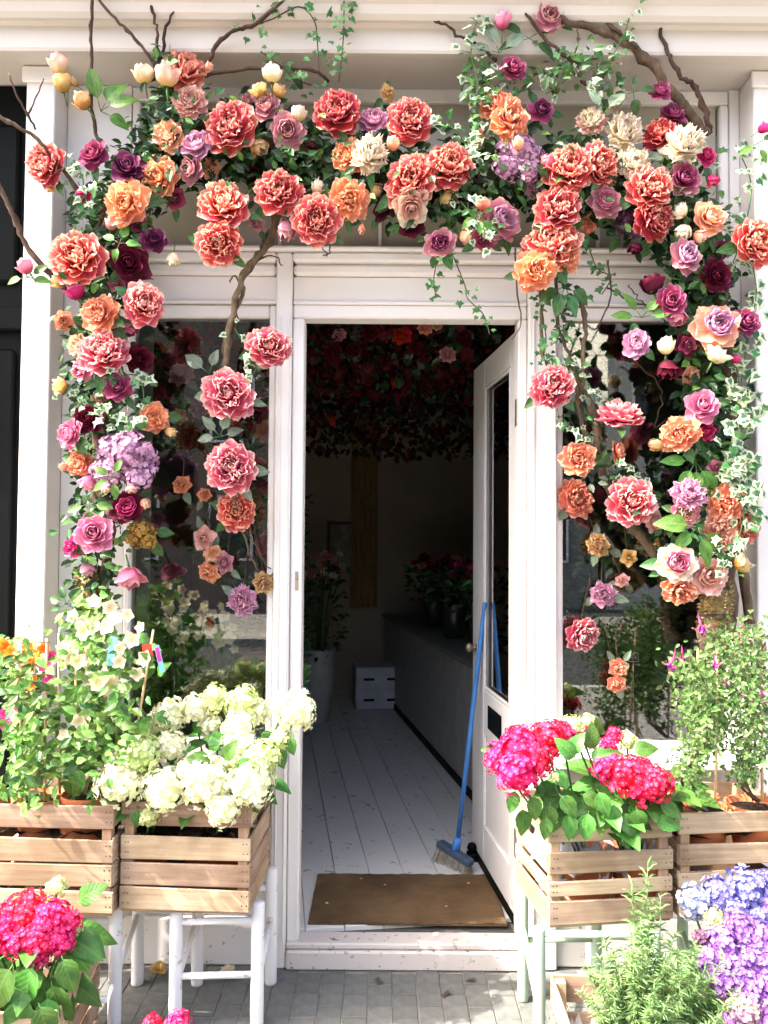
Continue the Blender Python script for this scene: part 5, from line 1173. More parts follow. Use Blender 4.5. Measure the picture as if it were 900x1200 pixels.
hydrangea('hot pink hydrangea alone in the rough crate on the pavement', (at(32, 1150, -.72).x, -.70, .10),
          [(30, 1072, 62, 'pink', -.76), (60, 1078, 54, 'pink', -.77), (8, 1084, 54, 'pink', -.78), (44, 1098, 54, 'pink', -.80), (70, 1102, 40, 'red', -.79), (22, 1104, 40, 'red', -.81), (46, 1118, 34, 'red', -.81), (-4, 1100, 40, 'pink', -.80), (84, 1080, 28, 'pink', -.76), (66, 1040, 26, 'green', -.72), (88, 1088, 20, 'green', -.72)], 44, (.12, .03, .26), None,
          [(90, 1058, -.66, 45, .10), (86, 1082, -.70, 150, .08), (72, 1120, -.84, 150, .11), (40, 1128, -.86, -165, .13), (5, 1120, -.84, -120, .13), (15, 1130, -.88, -150, .14), (60, 1150, -.84, 160, .13), (25, 1165, -.88, 180, .13), (55, 1165, -.86, 170, .12), (45, 1175, -.9, 150, .12), (0, 1165, -.9, -140, .12)], .10)
hydrangea('small red pink hydrangea showing only its tips at the lower edge of the picture', (at(195, 1240, -.80).x, -.8, .0), [(178, 1204, 30, 'red', -.82), (209, 1200, 34, 'red', -.83), (196, 1222, 40, 'pink', -.83)], 10, (.10, .02, .07), None, (), .07)
hydrangea('hot pink hydrangea spilling over the doorway end of its crate', (at(690, 960, -.42).x, -.42, ZD + .03),
          [(610, 882, 64, 'pink', -.54), (640, 866, 51, 'pink', -.48), (606, 905, 60, 'pink', -.58), (585, 888, 41, 'pink', -.52), (660, 862, 39, 'red', -.44), (628, 890, 46, 'pink', -.56), (604, 862, 28, 'pink', -.48), (650, 911, 16, 'green', -.58)], 34, (.14, .12, 0.272), None,
          [(590, 880, -.50, -80, 0.080), (605, 925, -.57, -160, 0.080), (625, 930, -.58, 178, 0.088), (650, 900, -.58, 150, 0.080), (645, 940, -.58, -170, 0.096), (665, 950, -.6, 175, 0.096), (612, 945, -.56, 175, 0.096), (655, 930, -.6, 140, 0.096), (680, 930, -.58, 110, 0.088), (668, 885, -.54, 20, 0.088), (690, 890, -.54, 60, 0.088), (640, 955, -.6, -175, 0.080)], .11)
hydrangea('hot pink hydrangea with unripe lime heads beside the fuchsia pots', (at(745, 960, -.42).x, -.42, ZD + .03),
          [(732, 908, 55, 'pink', -.56), (712, 900, 44, 'red', -.54), (766, 918, 51, 'red', -.57), (750, 925, 41, 'pink', -.58), (752, 905, 39, 'pink', -.54), (712, 877, 30, 'red', -.48), (672, 852, 30, G_, -.42), (690, 848, 26, G_, -.40), (735, 868, 26, G_, -.42), (720, 862, 23, 'red', -.42), (684, 860, 25, 'red', -.42)], 36, (.15, .12, 0.272), None,
          [(690, 880, -.52, 10, 0.096), (700, 890, -.54, 70, 0.088), (675, 890, -.56, -40, 0.096), (770, 940, -.58, 115, 0.096), (745, 945, -.6, 170, 0.088), (720, 940, -.6, -170, 0.088), (700, 925, -.6, 160, 0.096), (690, 950, -.6, -165, 0.096), (765, 960, -.58, 100, 0.096), (722, 955, -.6, 120, 0.096), (740, 880, -.46, 70, 0.088), (700, 865, -.44, 0, 0.080)], .11)
PU = 'purple'
hydrangea('purple hydrangea with tightly packed heads in the pavement crate', (at(860, 1150, -.80).x, -.78, .08),
          [(846, 1104, 42, PU, -.85), (870, 1096, 40, PU, -.84), (892, 1100, 42, PU, -.85), (832, 1126, 40, PU, -.86), (856, 1126, 42, PU, -.87), (880, 1122, 42, PU, -.87), (900, 1128, 40, PU, -.88), (846, 1148, 40, PU, -.89), (868, 1148, 40, PU, -.9), (892, 1152, 42, PU, -.9), (880, 1166, 38, PU, -.92), (872, 1180, 54, 'whitepk', -.92), (898, 1178, 44, PU, -.92), (822, 1100, 22, 'dusk', -.84), (828, 1110, 26, PU, -.83), (902, 1200, 44, PU, -.94), (866, 1084, 36, PU, -.84), (858, 1200, 40, 'purple', -.92)], 40, (.15, .10, .20), None, (), .07, up=0)
hydrangea('blue lilac hydrangea nearest the fuchsia crate, with one yellow green head', (at(865, 1100, -.68).x, -.66, .10),
          [(812, 1056, 44, 'pale', -.74), (843, 1048, 46, 'blue', -.72), (876, 1044, 58, 'blue', -.73), (900, 1062, 44, PU, -.75), (836, 1076, 26, 'green', -.78), (862, 1066, 34, 'blue', -.76), (836, 1062, 26, 'blue', -.74), (898, 1036, 34, 'blue', -.7), (886, 1076, 36, 'blue', -.77)], 40, (.15, .10, .24), None, (), .07, up=0)

# feathery herb
def sprig_mesh(seed, h=.40):
    g = random.Random(seed); mb = MB(); P = [Vector((0, 0, 0))]
    lean = Vector((g.uniform(-.15, .15), g.uniform(-.15, .15), 1))
    for i in range(8): P.append(P[-1] + (lean + Vector((g.uniform(-.08, .08), g.uniform(-.08, .08), 0))) * h / 8)
    tube(mb, P, [.0022 * (1 - .7 * i / 8) for i in range(9)], 4)
    for i in range(120):
        t = .12 + .88 * g.random(); k = min(7, int(t * 8)); p = P[k].lerp(P[k + 1], t * 8 - k); a = g.uniform(0, 6.28)
        ln = .042 * (1.1 - .55 * t) * g.uniform(.7, 1.3); d = Vector((math.cos(a), math.sin(a), g.uniform(.0, 1.1))).normalized(); s = d.cross(Vector((g.uniform(-1, 1), g.uniform(-1, 1), .3))).normalized() * .0017
        q = p + d * ln * .55; r_ = p + d * ln - Vector((0, 0, .25 * ln))
        mb.add([p - s, p + s, q + s * 1.2, r_, q - s * 1.2], [(0, 1, 2, 4), (4, 2, 3)], 0, [(.5, 0), (.5, 0), (.6, .5), (.5, 1), (.4, .5)])
    return mb.mesh('sprig', HERB)
hb = Vector((at(768, 1190, -.86).x, -.84, .04)); o, I = plant('feathery_herb', 'bushy feathery green herb with one tall tip before the hot pink hydrangea crate', 'herb', hb)
sp = [sprig_mesh(k) for k in range(5)]
pot(o, 0, 0, 0, .10, .14, plain('dark_plastic_pot', (.03, .03, .03), .5))
for (px, py, Y) in [(752, 1012, -.84), (748, 1036, -.82), (735, 1075, -.84), (722, 1100, -.86), (775, 1062, -.82), (786, 1048, -.80), (795, 1075, -.82), (808, 1092, -.84), (765, 1080, -.86), (742, 1095, -.88), (712, 1120, -.88), (783, 1095, -.88), (700, 1150, -.9), (824, 1120, -.88), (838, 1150, -.9), (815, 1130, -.92), (730, 1130, -.92), (760, 1110, -.92), (790, 1125, -.94), (708, 1175, -.92), (745, 1150, -.95), (775, 1150, -.95), (850, 1180, -.9), (830, 1170, -.94), (805, 1160, -.95), (720, 1160, -.95)] + [(rg.uniform(700, 840), rg.uniform(1110, 1190), rg.uniform(-.98, -.75)) for _ in range(84)]:
    tip = I @ at(px, py, Y); b = Vector((tip.x * .35, tip.y * .35, .10)); d = tip - b; L = d.length
    put('sprig', rg.choice(sp), o, T(*b) @ (d.to_track_quat('Z', 'Y').to_matrix().to_4x4()) @ RZ(rg.uniform(0, 6)) @ S(min(1.3, .8 + L), min(1.3, .8 + L), L / .40))

# fuchsias in terracotta pots
FP = petal_mat('fuchsia_sepal', C('c0206a'), C('e0609a'), C('f0a0bc')); FPU = petal_mat('fuchsia_skirt', C('7a1a86'), C('b048b0'), C('c878c4')); FWH = petal_mat('fuchsia_pale_sepal', C('e8b8c0'), C('f3dfe0'), C('f6ece8'))
def fuchsia_mesh(sep):
    mb = MB()
    tube(mb, [(0, 0, 1.2), (0, 0, .5), (0, 0, .12)], [.02, .10, .12], 7, 0)
    for k in range(4): petal(mb, .75, .3, pframe(k * 1.57, R(112), .1, .12), .6, .02, 0, -.5, 4, 5, k, 0)
    for k in range(5): petal(mb, .62, .62, T(0, 0, .1) @ pframe(k * 1.257, R(158), .05, .0), .35, .06, .03, .3, 4, 5, k, 1)
    for k in range(4): tube(mb, [(0, 0, 0), (.05 * math.cos(k * 1.6), .05 * math.sin(k * 1.6), -1.05)], .012, 3, 0)
    return mb.mesh('flower', [sep, FPU])
fm1, fm2 = fuchsia_mesh(FP), fuchsia_mesh(FWH)
def fuchsia(label, pxy, Y, potr, pxtop, cloud, canes, flowers, seed, nl=950):
    base = at(pxy[0], pxy[1], Y); base.z = ZD + .30; o, I = plant('fuchsia_plant', label, 'fuchsia', base, 'potted fuchsias in the crate')
    pot(o, 0, 0, -.150, potr * .9, .16)
    for (x0, y0, x1, y1, YY) in canes:
        mb = MB(); tube(mb, [I @ at(x0, y0, YY), I @ at((x0 + x1) / 2 + 1, (y0 + y1) / 2, YY), I @ at(x1, y1, YY + .02)], .0045, 7); mb.build('cane', CANE, o)
    for k in range(5):
        a, b = rg.choice(cloud), rg.choice(cloud); P = [Vector((rg.uniform(-.02, .02), rg.uniform(-.02, .02), .02))] + [I @ at(c_[0] + rg.uniform(-8, 8), c_[1], c_[3]) for c_ in cloud[::-1][:3 + k % 3]]
        mb = MB(); tube(mb, smooth_path(P, 4), .0028, 5, jit=.1, rng=rg); mb.build('stem', BARK, o)
    scatter_leaves(o, cloud, int(nl * 1.7), .020, [(FUCH, 4), (LEAFG, 1)], seed=seed, spread_y=.14, inv=I)
    for (px, py, s, m_) in flowers:
        put('flower', m_, o, T(*(I @ at(px, py, Y - .10))) @ RX(rg.uniform(-.3, .3)) @ RY(rg.uniform(-.4, .4)) @ S(s * pxm(Y) * .55))
fuchsia('fuchsia at the front of its crate, drooping towards the dark glass', (826, 955, -.385), -.385, .085, 0, [(800, 770, 16, -.45), (815, 800, 24, -.46), (830, 840, 26, -.46), (815, 880, 20, -.45), (805, 915, 8, -.44)], [(838, 945, 840, 760, -.47)], [(788, 778, 26, fm1), (800, 770, 20, fm1), (822, 735, 24, fm1), (872, 810, 18, fm2), (838, 778, 18, fm1), (830, 850, 14, fm2)], 31, 800)
fuchsia('tall fuchsia at the outer end of the crate beside the pilaster', (885, 945, -.36), -.36, .10, 0, [(880, 738, 22, -.42), (875, 775, 28, -.44), (880, 830, 28, -.46), (880, 880, 24, -.46), (872, 915, 10, -.44)], [(893, 940, 892, 745, -.42)], [(868, 748, 22, fm1), (892, 822, 26, fm1), (882, 748, 16, fm2), (894, 766, 20, fm1), (860, 760, 14, fm2), (876, 842, 16, fm2), (850, 800, 14, fm1)], 32, 900)
fuchsia('slim fuchsia in the rear pot of the crate against the sill', (812, 925, -.255), -.255, .09, 0, [(845, 745, 16, -.33), (840, 790, 26, -.34), (835, 830, 24, -.35), (822, 870, 14, -.34)], [(813, 925, 818, 760, -.34)], [(848, 762, 16, fm1), (826, 812, 14, fm2)], 33, 600)

# bougainvillea on its cane trellis
BOR = petal_mat('orange_bract', C('e85a10'), C('f59030'), C('f8b860'), .3); BPK = petal_mat('pink_bract', C('c81a70'), C('ee5aa0'), C('f4a0c4'), .3)
def bract_mesh(m):
    mb = MB()
    for k in range(5): petal(mb, .95, .85, pframe(k * 1.257, R(58 + 10 * (k % 2)), .04), .7, .06, .03, .25, 4, 5, k)
    return mb.mesh('bract', m)
bo, bp, bw = bract_mesh(BOR), bract_mesh(BPK), bract_mesh(PM['cream'])
base = at(48, 950, -.36); o, I = plant('bougainvillea', 'orange and pink bougainvillea on a small cane trellis beside the black shop', 'bougainvillea', base)
pot(o, 0, 0, -.10, .085, .15)
for (x0, y0, x1, y1) in ((24, 930, 25, 742), (42, 930, 40, 746), (52, 935, 55, 748)):
    mb = MB(); tube(mb, [I @ at(x0, y0, -.42), I @ at(x1, y1, -.42)], .0045, 6); mb.build('cane', CANE, o)
for y in (752, 790, 830):
    mb = MB(); tube(mb, [I @ at(22, y, -.428), I @ at(58, y + 1, -.428)], .0022, 5); mb.build('cross_wire', STEEL, o)
for (px, py, s, m_) in ((8, 758, 16, bo), (14, 765, 12, bo), (38, 770, 14, bo), (46, 772, 12, bo), (36, 800, 13, bo), (28, 795, 12, bo), (34, 757, 10, bo), (22, 770, 12, bp), (30, 776, 11, bp), (60, 772, 14, bp), (42, 802, 15, bp), (58, 796, 12, bp), (30, 820, 15, bp), (36, 828, 12, bw), (6, 840, 15, bp), (4, 846, 12, bp), (50, 780, 10, bp), (26, 830, 12, bp), (52, 760, 11, bo), (20, 758, 10, bw)):
    put('bract', m_, o, T(*(I @ at(px, py, -.44 + rg.uniform(-.02, .03)))) @ facing((rg.uniform(-.6, .6), -1, rg.uniform(-.3, .6)), rg.uniform(0, 6)) @ S(s * pxm(-.44) * .85))
for k in range(46):
    p = I @ at(rg.uniform(-8, 78), rg.uniform(800, 935), rg.uniform(-.50, -.34)); a = rg.uniform(0, 6.28)
    put('leaf', rg.choice(BRIGHT_L + ROSE_L), o, leafM(p, (math.cos(a), -.3, math.sin(a) * .6), (rg.uniform(-.4, .4), -.7, 1), rg.uniform(.035, .06)))
scatter_leaves(o, [(20, 760, 20, -.40), (35, 830, 26, -.42), (30, 890, 34, -.43), (40, 925, 30, -.42)], 520, .042, [(LEAF, 2), (CLIMB, 5), (LEAFG, 2)], seed=41, spread_y=.16, inv=I)

# white flowered climber on canes
def star_mesh(m):
    mb = MB()
    for k in range(5): petal(mb, .95, .78, pframe(k * 1.257, R(66), .05), .9, .03, .02, .25, 4, 5, k)
    return mb.mesh('flower', m)
ws = star_mesh(PM['cream'])
base = at(120, 945, -.34); o, I = plant('flowering_climber', 'white flowered climber trained on bamboo canes behind the white hydrangeas', 'climber', base)
pot(o, -.04, -.02, -.10, .08, .15); pot(o, -.07, -.05, -.10, .055, .13)
for (x0, y0, x1, y1) in ((70, 930, 69, 742), (92, 930, 88, 755), (100, 930, 150, 740), (120, 930, 124, 770), (138, 900, 132, 745), (152, 905, 180, 738), (112, 925, 100, 760)):
    mb = MB(); tube(mb, [I @ at(x0, y0, -.38), I @ at(x1, y1, -.36)], .0042, 6); mb.build('cane', CANE, o)
for k in range(70):
    px, py = rg.uniform(62, 190), rg.uniform(740, 930)
    p = I @ at(px, py, rg.uniform(-.48, -.28)); a = rg.uniform(0, 6.28)
    put('leaf', rg.choice(BRIGHT_L + HYD_L), o, leafM(p, (math.cos(a), -.4, math.sin(a) * .7 - .2), (rg.uniform(-.5, .5), -1, .6), rg.uniform(.035, .06)))
scatter_leaves(o, [(110, 712, 26, -.28), (100, 750, 36, -.32), (120, 800, 44, -.36), (115, 860, 42, -.37), (110, 915, 36, -.36)], 760, .042, [(CLIMB, 6), (LEAFG, 3), (LEAF, 1)], seed=42, spread_y=.2, inv=I)
for (px, py, s) in [(108, 780, 15), (120, 795, 18), (128, 802, 20), (115, 800, 14), (105, 795, 14), (100, 842, 14), (92, 845, 12), (88, 758, 12), (98, 740, 13), (86, 722, 12), (110, 705, 12), (128, 712, 13), (125, 735, 14), (92, 775, 14), (82, 770, 13), (170, 772, 14), (155, 750, 13), (160, 790, 12), (75, 862, 10), (104, 862, 10), (140, 775, 12), (150, 720, 11), (74, 760, 12), (135, 725, 12), (112, 735, 12), (95, 728, 10), (100, 815, 10), (140, 760, 10), (165, 735, 10)]:
    put('flower', ws, o, T(*(I @ at(px, py, -.47 + rg.uniform(-.03, .05)))) @ facing((rg.uniform(-.6, .6), -1, rg.uniform(-.2, .8)), rg.uniform(0, 6)) @ S(s * pxm(-.44) * .8))
LBL = plain('blue_label_plastic', (.22, .55, .80), .4, .4, .08); RED = plain('red_label_plastic', (.75, .05, .03), .4, .4, .2, 30)
def label_tag(label, px, py, wpx, hpx, mat, Y, rot, extra=None):
    a, b = wpx * pxm(Y) / 2, hpx * pxm(Y) / 2
    o = bx('plant_label', (-a, -.001, -b), (a, .001, b), mat, None, 0, T(*at(px, py, Y)) @ RY(R(rot))); tag(o, label, 'plant label', 'plastic plant labels')
    if extra: bx('print_patch', (-a * .8, -.0018, -b * .2), (a * .8, -.0012, b * .85), extra, o, 0)
label_tag('pale blue plastic plant label hanging among the white climber flowers', 131, 763, 9, 34, LBL, -.47, 8)
label_tag('red plastic plant label beside a cane of the white climber', 173, 764, 11, 18, RED, -.46, -10)
label_tag('narrow blue and magenta plant label hanging from the cane nearest the orchids', 187, 772, 6, 32, LBL, -.45, -14, plain('magenta_print', (.6, .05, .3), .4))
sb = Vector((0, 0, 0))
for nm, (x, w_) in (('a', (cB.x - .40, .37)), ('b', (cA.x + .02, .37)),):
    mb = MB(); g = random.Random(5); V = []; F = []
    for j in range(8):
        for i in range(13): V.append((x + w_ * i / 12, -.44 + .29 * j / 7, ZB + .205 + g.uniform(0, .03)))
    for j in range(7):
        for i in range(12): F.append((j * 13 + i, j * 13 + i + 1, j * 13 + i + 14, j * 13 + i + 13))
    mb.add(V, F, 0, None, True); tag(mb.build('soil', SOIL), kind='stuff')
mb = MB(); g = random.Random(6); V = []; F = []
for j in range(8):
    for i in range(13): V.append((cE.x + .0 + .34 * i / 12, -.465 + .04 * i / 12 + .26 * j / 7, ZD + .225 + g.uniform(0, .02)))
for j in range(7):
    for i in range(12): F.append((j * 13 + i, j * 13 + i + 1, j * 13 + i + 14, j * 13 + i + 13))
mb.add(V, F, 0, None, True); tag(mb.build('soil', SOIL), kind='stuff')

# ------------------------------------------------------------------ broom
o = empty('broom', 'blue handled broom leaning against the open door, bristles on the boards', 'broom', (0, 0, 0))
tp, bt = Vector((.452, .605, 1.275)), Vector((.335, .66, .17))
mb = MB(); tube(mb, [bt, bt.lerp(tp, .5), tp - (tp - bt) * .006, tp], [.0108, .0108, .0108, .008], 12); mb.build('handle', BLUE, o)
hd = T(bt.x - .01, bt.y - .01, .155) @ RZ(R(-52)) @ RY(R(8))
bx('head', (-.105, -.024, -.012), (.105, .024, .02), plain('blue_grey_block', (.06, .09, .13), .5), o, .008, hd)
mb = MB(); tube(mb, [(0, 0, .01), (.012, 0, .075)], [.022, .018], 10); mb.build('socket', BLUE, o, hd)
mb = MB(); g = random.Random(9)
for i in range(420):
    x, y = g.uniform(-.10, .10), g.uniform(-.021, .021); dx, dy = x * .12 + g.uniform(-.006, .006), y * .5 + g.uniform(-.006, .006)
    mb.add([(x - .0014, y, -.011), (x + .0014, y, -.011), (x + dx + .001, y + dy, -.072), (x + dx - .001, y + dy, -.072)], [(0, 1, 2, 3)])
tag(mb.build('bristles', BRISTLE, o, hd), kind='stuff')
o = bx('door_wedge', (-.05, -.03, .095), (.05, .03, .13), BLACK, None, .006, T(.44, .74, 0) @ RZ(R(8))); tag(o, 'black rubber door stop on the floor behind the broom', 'door stop')
mb = MB(); lathe(mb, [(.001, .062), (.016, .056), (.022, .04), (.016, .02), (.001, .016)], 10); mb.build('knob', BLACK, o, T(-.03, 0, .113))
# litter: petals fallen on mat, pavement and boards
for (px, py, Y, m_, lb) in ((423, 1030, .50, 'cream', 'cream petal fallen near the far edge of the doormat'), (451, 1037, .44, 'cream', 'cream petal fallen on the middle of the doormat'), (549, 1035, .46, 'cream', 'cream petal fallen on the doormat beneath the broom head'), (523, 1062, .24, 'blush', 'blush petal fallen near the front edge of the doormat'), (383, 1058, .26, 'cream', 'cream petal fallen on the doormat corner by the stool')):
    mb = MB(); petal(mb, .022, .018, T(*at(px, py, Y)) @ T(0, 0, .004) @ RX(-1.4), .02, .002, 0, .2); tag(mb.build('fallen_petal', PM[m_]), lb, 'petal', 'petals fallen on the doormat')
for (px, py, m_, lb) in ((186, 1129, 'yellow', 'crumpled yellow flower head fallen on the pavement behind the white stool'), (268, 1135, 'cream', 'pale flower head fallen behind the rail of the white stool')):
    Y = -.08 if py < 1132 else -.10; p = at(px, py, Y); mb = MB()
    for k in range(9): petal(mb, .03, .03, T(p.x, p.y, .012) @ pframe(k * .7, R(20 + 8 * k), .004), .03, .006, .1, .2, seed=k)
    tag(mb.build('fallen_flower', PM[m_]), lb, 'flower', 'flower heads fallen under the stool')
for (px, py, lb) in ((440, 1140, 'small dead brown leaf on the shaded paving bricks'), (527, 1155, 'larger dead brown leaf near the lit edge of the paving'), (556, 1141, 'curled dead brown leaf nearest the crate on the paving')):
    Z = 1.55 * FPX / (py - 632); p = at(px, py, Z - 3.08); put_o = put('dead_leaf', leaf_mesh('dead_leaf', plain('dead_leaf_brown', (.07, .05, .035), .8), .03, .02, .4, .3, 4, pet=0), None, T(p.x, p.y, .008) @ RZ(rg.uniform(0, 6))); tag(put_o, lb, 'leaf', 'dead leaves on the pavement')

# ------------------------------------------------------------------ inside: what the windows and the doorway show
# hanging canopy of dark red flowers
DR1 = petal_mat('wine_red_petal', C('2c0410'), C('560e20'), C('7a2436'), .25); DR2 = petal_mat('dusky_red_petal', C('2a0a12'), C('522228'), C('744046'), .25); DR3 = petal_mat('scarlet_petal', C('78060e'), C('b01824'), C('c03a40'), .25)
cn = empty('hanging_flower_canopy', 'dense canopy of wine red flowers hanging from the shop ceiling', 'flower canopy', (.05, 1.9, 2.7))
g = random.Random(12); mb = MB(); CI = Matrix.Translation((-.05, -1.9, -2.7))
for i in range(8500):
    Y = .45 + 3.3 * g.random() ** 1.3; low = 2.50 - .075 * (Y - .4) + .13 * math.sin(3.1 * Y + 1) * g.random()
    z = low + (3.02 - low) * g.random() ** 1.35; x = g.uniform(-1.3, 1.35)
    p = CI @ Vector((x - .13 * Y, Y, z)); M = leafM(p, (g.uniform(-1, 1), g.uniform(-1, 1), g.uniform(-1.4, .5)), (g.uniform(-1, 1), -1, g.uniform(-.5, 1)), .055 * g.uniform(.6, 1.4))
    mb.add([(0, 0, 0), (.34, .4, .1), (.2, .95, .02), (-.2, .95, -.05), (-.34, .4, .1)], [(0, 1, 2, 3, 4)], g.choices((0, 1, 2, 3), (5, 3, 5, .06))[0], [(.5, .1), (.8, .5), (.7, .9), (.3, .9), (.2, .5)], False, M)
tag(mb.build('petals', [DR1, DR2, LEAFD, DR3], cn), kind='stuff')
for k in range(26):                      # hanging tassels
    x, Y = g.uniform(-.45, .55), g.uniform(.4, 1.4); mb = MB(); L = g.uniform(.2, .42); z0 = 2.62
    for i in range(60):
        t = g.random(); rr = .035 * (1 - t) + .006; a = g.uniform(0, 6.28); M = leafM((rr * math.cos(a), rr * math.sin(a), -L * t), (math.cos(a), math.sin(a), -.8), (0, 0, 1), .02)
        mb.add([(0, 0, 0), (.4, .5, .1), (0, 1, 0), (-.4, .5, .1)], [(0, 1, 2, 3)], 0, [(.5, .1), (.8, .5), (.5, .95), (.2, .5)], False, M)
    tag(mb.build('flower_tassel', [DR2 if k % 2 else DR1], cn, CI @ T(x - .13 * Y, Y, z0)), kind='stuff')
GI = 'red blooms in the ceiling canopy'
PM['scar'] = DR3; PM['wine'] = DR1
for (px, py, d, c_, lb) in ((470, 393, 26, 'scar', 'bright red bloom in the dark canopy, most vivid of all'), (487, 407, 18, 'wine', 'small wine bloom under the most vivid red one'), (499, 383, 18, 'salmon', 'salmon bloom close under the door head'),
                            (513, 380, 16, 'yellow', 'cream bloom at the top of the dark canopy'), (545, 395, 24, 'wine', 'wine red bloom in the canopy near the open door'), (388, 412, 24, 'wine', 'wine red bloom in the canopy near the latch post'),
                            (397, 392, 16, 'dusty', 'dull pink bloom in the canopy near the latch post'), (435, 390, 20, 'wine', 'wine red bloom in the canopy, middle of the doorway'), (415, 410, 20, 'wine', 'wine bloom low in the canopy'), (525, 415, 20, 'dusty', 'dusky pink bloom hanging by the long ivy tail')):
    B('peony' if c_ != 'scar' else 'carnation', px, py, d, c_, lb, .55, group=GI, lset='dark', leaves=1)
# vases and buckets
BKT = plain('zinc_bucket', (.10, .11, .11), .4, .5, metal=.7); VASE = plain('white_glazed_vase', (.40, .42, .42), .35, .4)
def bunch(name, label, cat, p, r, h, mat, cols, nfl, spread, hh, seed, leaves=160, group='bunches of flowers inside the shop', pots='bucket'):
    o = empty(name, label, cat, p, group); g = random.Random(seed); mb = MB()
    lathe(mb, [(.001, .0), (r * .75, 0), (r * .95, h * .5), (r, h * .97), (r * .96, h), (r * .9, h * .9), (.001, h * .88)], 18); mb.build(pots, mat, o)
    for k in range(nfl):
        a = g.uniform(0, 6.28); q = spread * math.sqrt(g.random()); z = hh * g.uniform(.7, 1.0); v = Vector((q * math.cos(a), q * math.sin(a), h + z))
        mb = MB(); tube(mb, [(v.x * .2, v.y * .2, h * .8), (v.x * .6, v.y * .6, h + z * .6), v], .003, 4); mb.build('stem', STEM, o)
        c_ = g.choice(cols); pl, hm = bloom_def('carnation', c_, c_, 0, 1); put('flower_head', hm, o, T(*v) @ facing((v.x * 2, -.6 + v.y, .5), g.uniform(0, 6)) @ S(.05 * g.uniform(.7, 1.2)))
    mb = MB()
    for i in range(leaves):
        a = g.uniform(0, 6.28); q = spread * 1.1 * math.sqrt(g.random()); M = leafM((q * math.cos(a), q * math.sin(a), h * .9 + hh * g.uniform(0, .95)), (math.cos(a), math.sin(a), g.uniform(-.6, .9)), (g.uniform(-.5, .5), -1, 1), .075 * g.uniform(.5, 1.2))
        mb.add([(0, 0, 0), (.25, .35, .05), (0, 1, -.1), (-.25, .35, .05)], [(0, 1, 2), (0, 2, 3)], g.randrange(2), [(.5, 0), (.8, .4), (.5, 1), (.2, .4)], False, M)
    tag(mb.build('foliage', [LEAF, LEAFD], o), kind='stuff'); return o
bunch('flower_bunch', 'white vase with a tall mixed pink and yellow bunch by the inner wall', 'flowers', (-.52, 3.6, .096), .13, .58, VASE, ['pinkc', 'yellow', 'orange', 'cream'], 22, .2, .75, 1, pots='vase')
for i, (x, y, cols, lb) in enumerate(((.72, 1.55, ['cream', 'magenta'], 'bucket of magenta and white flowers on the counter beside the door edge'), (.62, 2.1, ['magenta', 'burg', 'magenta'], 'bucket of deep magenta flowers along the counter'),
                                       (.50, 2.75, ['burg', 'scar', 'burg'], 'bucket of dark red flowers further along the counter'), (.40, 3.5, ['orange', 'burg', 'scar'], 'bucket of orange and red flowers at the far end of the counter'))):
    bunch('flower_bunch', lb, 'flowers', (x, y, .866), .085, .24, BKT, cols, 15, .2, .30, 20 + i, 150)
bunch('flower_bunch', 'dark leafy branches standing on the floor along the inner wall', 'flowers', (-.72, 2.3, .096), .15, .5, BKT, ['burg', 'plum'], 6, .22, 1.35, 31, 420)
# orchids and greenery behind the glass by the white hydrangeas
def pot_green(label, px, py, Y, nl, rad, h, flowers=None, seed=1, size=.08, name='potted_plant', cat='potted plant', group='green plants behind the glass', fsz=16, leafm=(LEAF, LEAFG)):
    p = at(px, py, Y); p.z = .748; o = empty(name, label, cat, p, group); g = random.Random(seed); pot(o, 0, 0, 0, .06, .11, VASE)
    mb = MB()
    for i in range(nl):
        a = g.uniform(0, 6.28); q = rad * math.sqrt(g.random()); M = leafM((q * math.cos(a), q * math.sin(a) * .7, .1 + h * g.random()), (math.cos(a), math.sin(a), g.uniform(-.5, .9)), (g.uniform(-.5, .5), -1, 1), size * g.uniform(.5, 1.2))
        mb.add([(0, 0, 0), (.25, .3, .05), (.2, .7, .02), (0, 1, -.1), (-.2, .7, .02), (-.25, .3, .05)], [(0, 1, 2, 3), (0, 3, 4, 5)], g.randrange(2), [(.5, 0), (.8, .3), (.7, .7), (.5, 1), (.3, .7), (.2, .3)], False, M)
    tag(mb.build('foliage', leafm, o), kind='stuff')
    I = Matrix.Translation(-p)
    for (fx, fy, s) in flowers or ():
        v = I @ at(fx, fy, Y - .06); put('flower', ws, o, T(*v) @ facing((g.uniform(-.6, .6), -1, g.uniform(-.4, .4)), g.uniform(0, 6)) @ S(s * pxm(Y) * .6)); mb = MB(); tube(mb, [(v.x * .3, 0, .1), (v.x * .7, 0, v.z * .7), (v.x, v.y + .01, v.z)], .003, 4); mb.build('stem', STEM, o)
pot_green('white orchid like plant behind the glass above the white hydrangeas', 205, 760, .16, 50, .09, .18, [(200, 715, 15), (208, 728, 14), (202, 738, 13), (215, 712, 11), (218, 745, 12), (195, 728, 11), (210, 750, 10)], 1)
pot_green('white trumpet flowered plant behind the glass near the door post', 252, 760, .16, 60, .11, .16, [(240, 712, 12), (250, 720, 13), (262, 722, 14), (256, 738, 15), (245, 738, 13), (268, 748, 16), (255, 752, 16), (272, 735, 12), (236, 728, 12), (275, 760, 11), (232, 745, 11), (260, 710, 10)], 2)
pot_green('leafy green plant behind the glass, low beside the door post', 300, 790, .20, 170, .15, .2, None, 3, .09)
pot_green('tall dark green plant behind the glass under the orchid flowers', 222, 790, .30, 200, .16, .3, None, 4, .09)
pot_green('spiky dark leaved plant behind the glass next to the reveal', 176, 700, .22, 60, .06, .42, None, 5, .13, leafm=(LEAFD, LEAF))
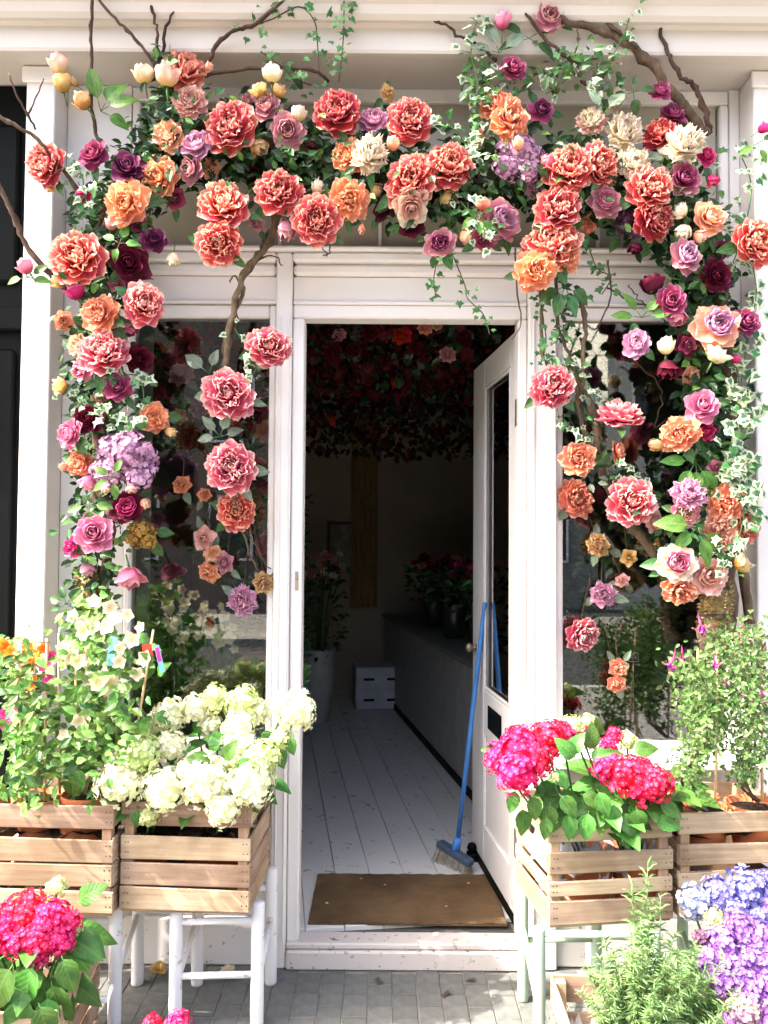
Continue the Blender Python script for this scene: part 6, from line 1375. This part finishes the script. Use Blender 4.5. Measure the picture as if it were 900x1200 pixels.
for i, (px, Y, nl, rad, h, lb) in enumerate(((672, .26, 220, .14, .45, 'green bushy plant behind the glass beside the fuchsia side door post'), (722, .30, 240, .17, .36, 'broad green plant behind the glass under the hanging salmon blooms'),
                                              (790, .30, 260, .18, .42, 'dense green plant behind the glass near the mossy trunk'), (755, .42, 260, .2, .55, 'tall dark green plant at the back of the fuchsia side window'), (665, .40, 200, .15, .75, 'tall thin green plant at the back of the window beside the post'))):
    pot_green(lb, px, 800, Y, nl, rad, h, None, 50 + i, .08, leafm=(LEAF, LEAFD) if i % 2 else (LEAFG, LEAF))
# hanging leaves behind the glass
for (path, n, sd, nm) in (([(205, 400, 18, .2), (240, 470, 26, .22), (300, 500, 24, .22), (300, 600, 22, .22), (250, 650, 26, .2), (300, 690, 22, .2)], 300, 61, 'dull hanging leaves around the blooms behind the glass by the door post'),
                          ([(670, 560, 22, .2), (700, 640, 28, .22), (700, 700, 26, .22), (770, 640, 34, .24), (790, 560, 30, .22)], 320, 62, 'dark hanging leaves around the blooms behind the fuchsia side glass')):
    p = at(path[0][0], path[0][1], .2); o = empty('hanging_greenery', nm, 'greenery', p, 'hanging greenery inside the windows'); scatter_leaves(o, path, n, .055, [(LEAFD, 4), (LEAF, 3), (LEAFW, 1)], seed=sd, inv=Matrix.Translation(-p))
# framed tag on a stick, a shelf rail inside
p = at(742, 770, .14); o = bx('shop_tag', (-.022, -.003, -.022), (.022, .003, .022), plain('dark_tag', (.03, .03, .03), .5), None, .001, T(*p)); tag(o, 'small dark square price tag on a stick behind the glass', 'price tag')
TW = plain('chalk_white', (.6, .6, .56), .8)
for lo, hi in (((-.02, -.0045, .016), (.02, -.0035, .018)), ((-.02, -.0045, -.018), (.02, -.0035, -.016)), ((-.02, -.0045, -.0155), (-.018, -.0035, .0155)), ((.018, -.0045, -.0155), (.02, -.0035, .0155))): bx('border', lo, hi, TW, o, 0)
for x in (-.011, .004): bx('chalk_mark', (x, -.0045, -.004), (x + .008, -.0035, .0), TW, o, 0); bx('chalk_mark', (x + .003, -.0043, .001), (x + .005, -.0035, .007), TW, o, 0)
mb = MB(); tube(mb, [(0, 0, -.023), (0, .0, p.z * -1 + .86)], .002, 5); mb.build('stick', TW, o)
o = empty('shelf', 'pale wooden shelf inside the window near the door post', 'shelf', at(290, 765, .42)); bx('board', (-.2, -.08, -.02), (.14, .06, .0), CANE, o, .003); bx('board', (-.2, -.06, .075), (.14, .06, .09), CANE, o, .003)
for x in (-.19, .12): bx('upright', (x, -.05, -.06), (x + .02, .05, .12), CANE, o, .002) if False else bx('upright', (x, .062, -.2), (x + .02, .08, .12), CANE, o, .002)
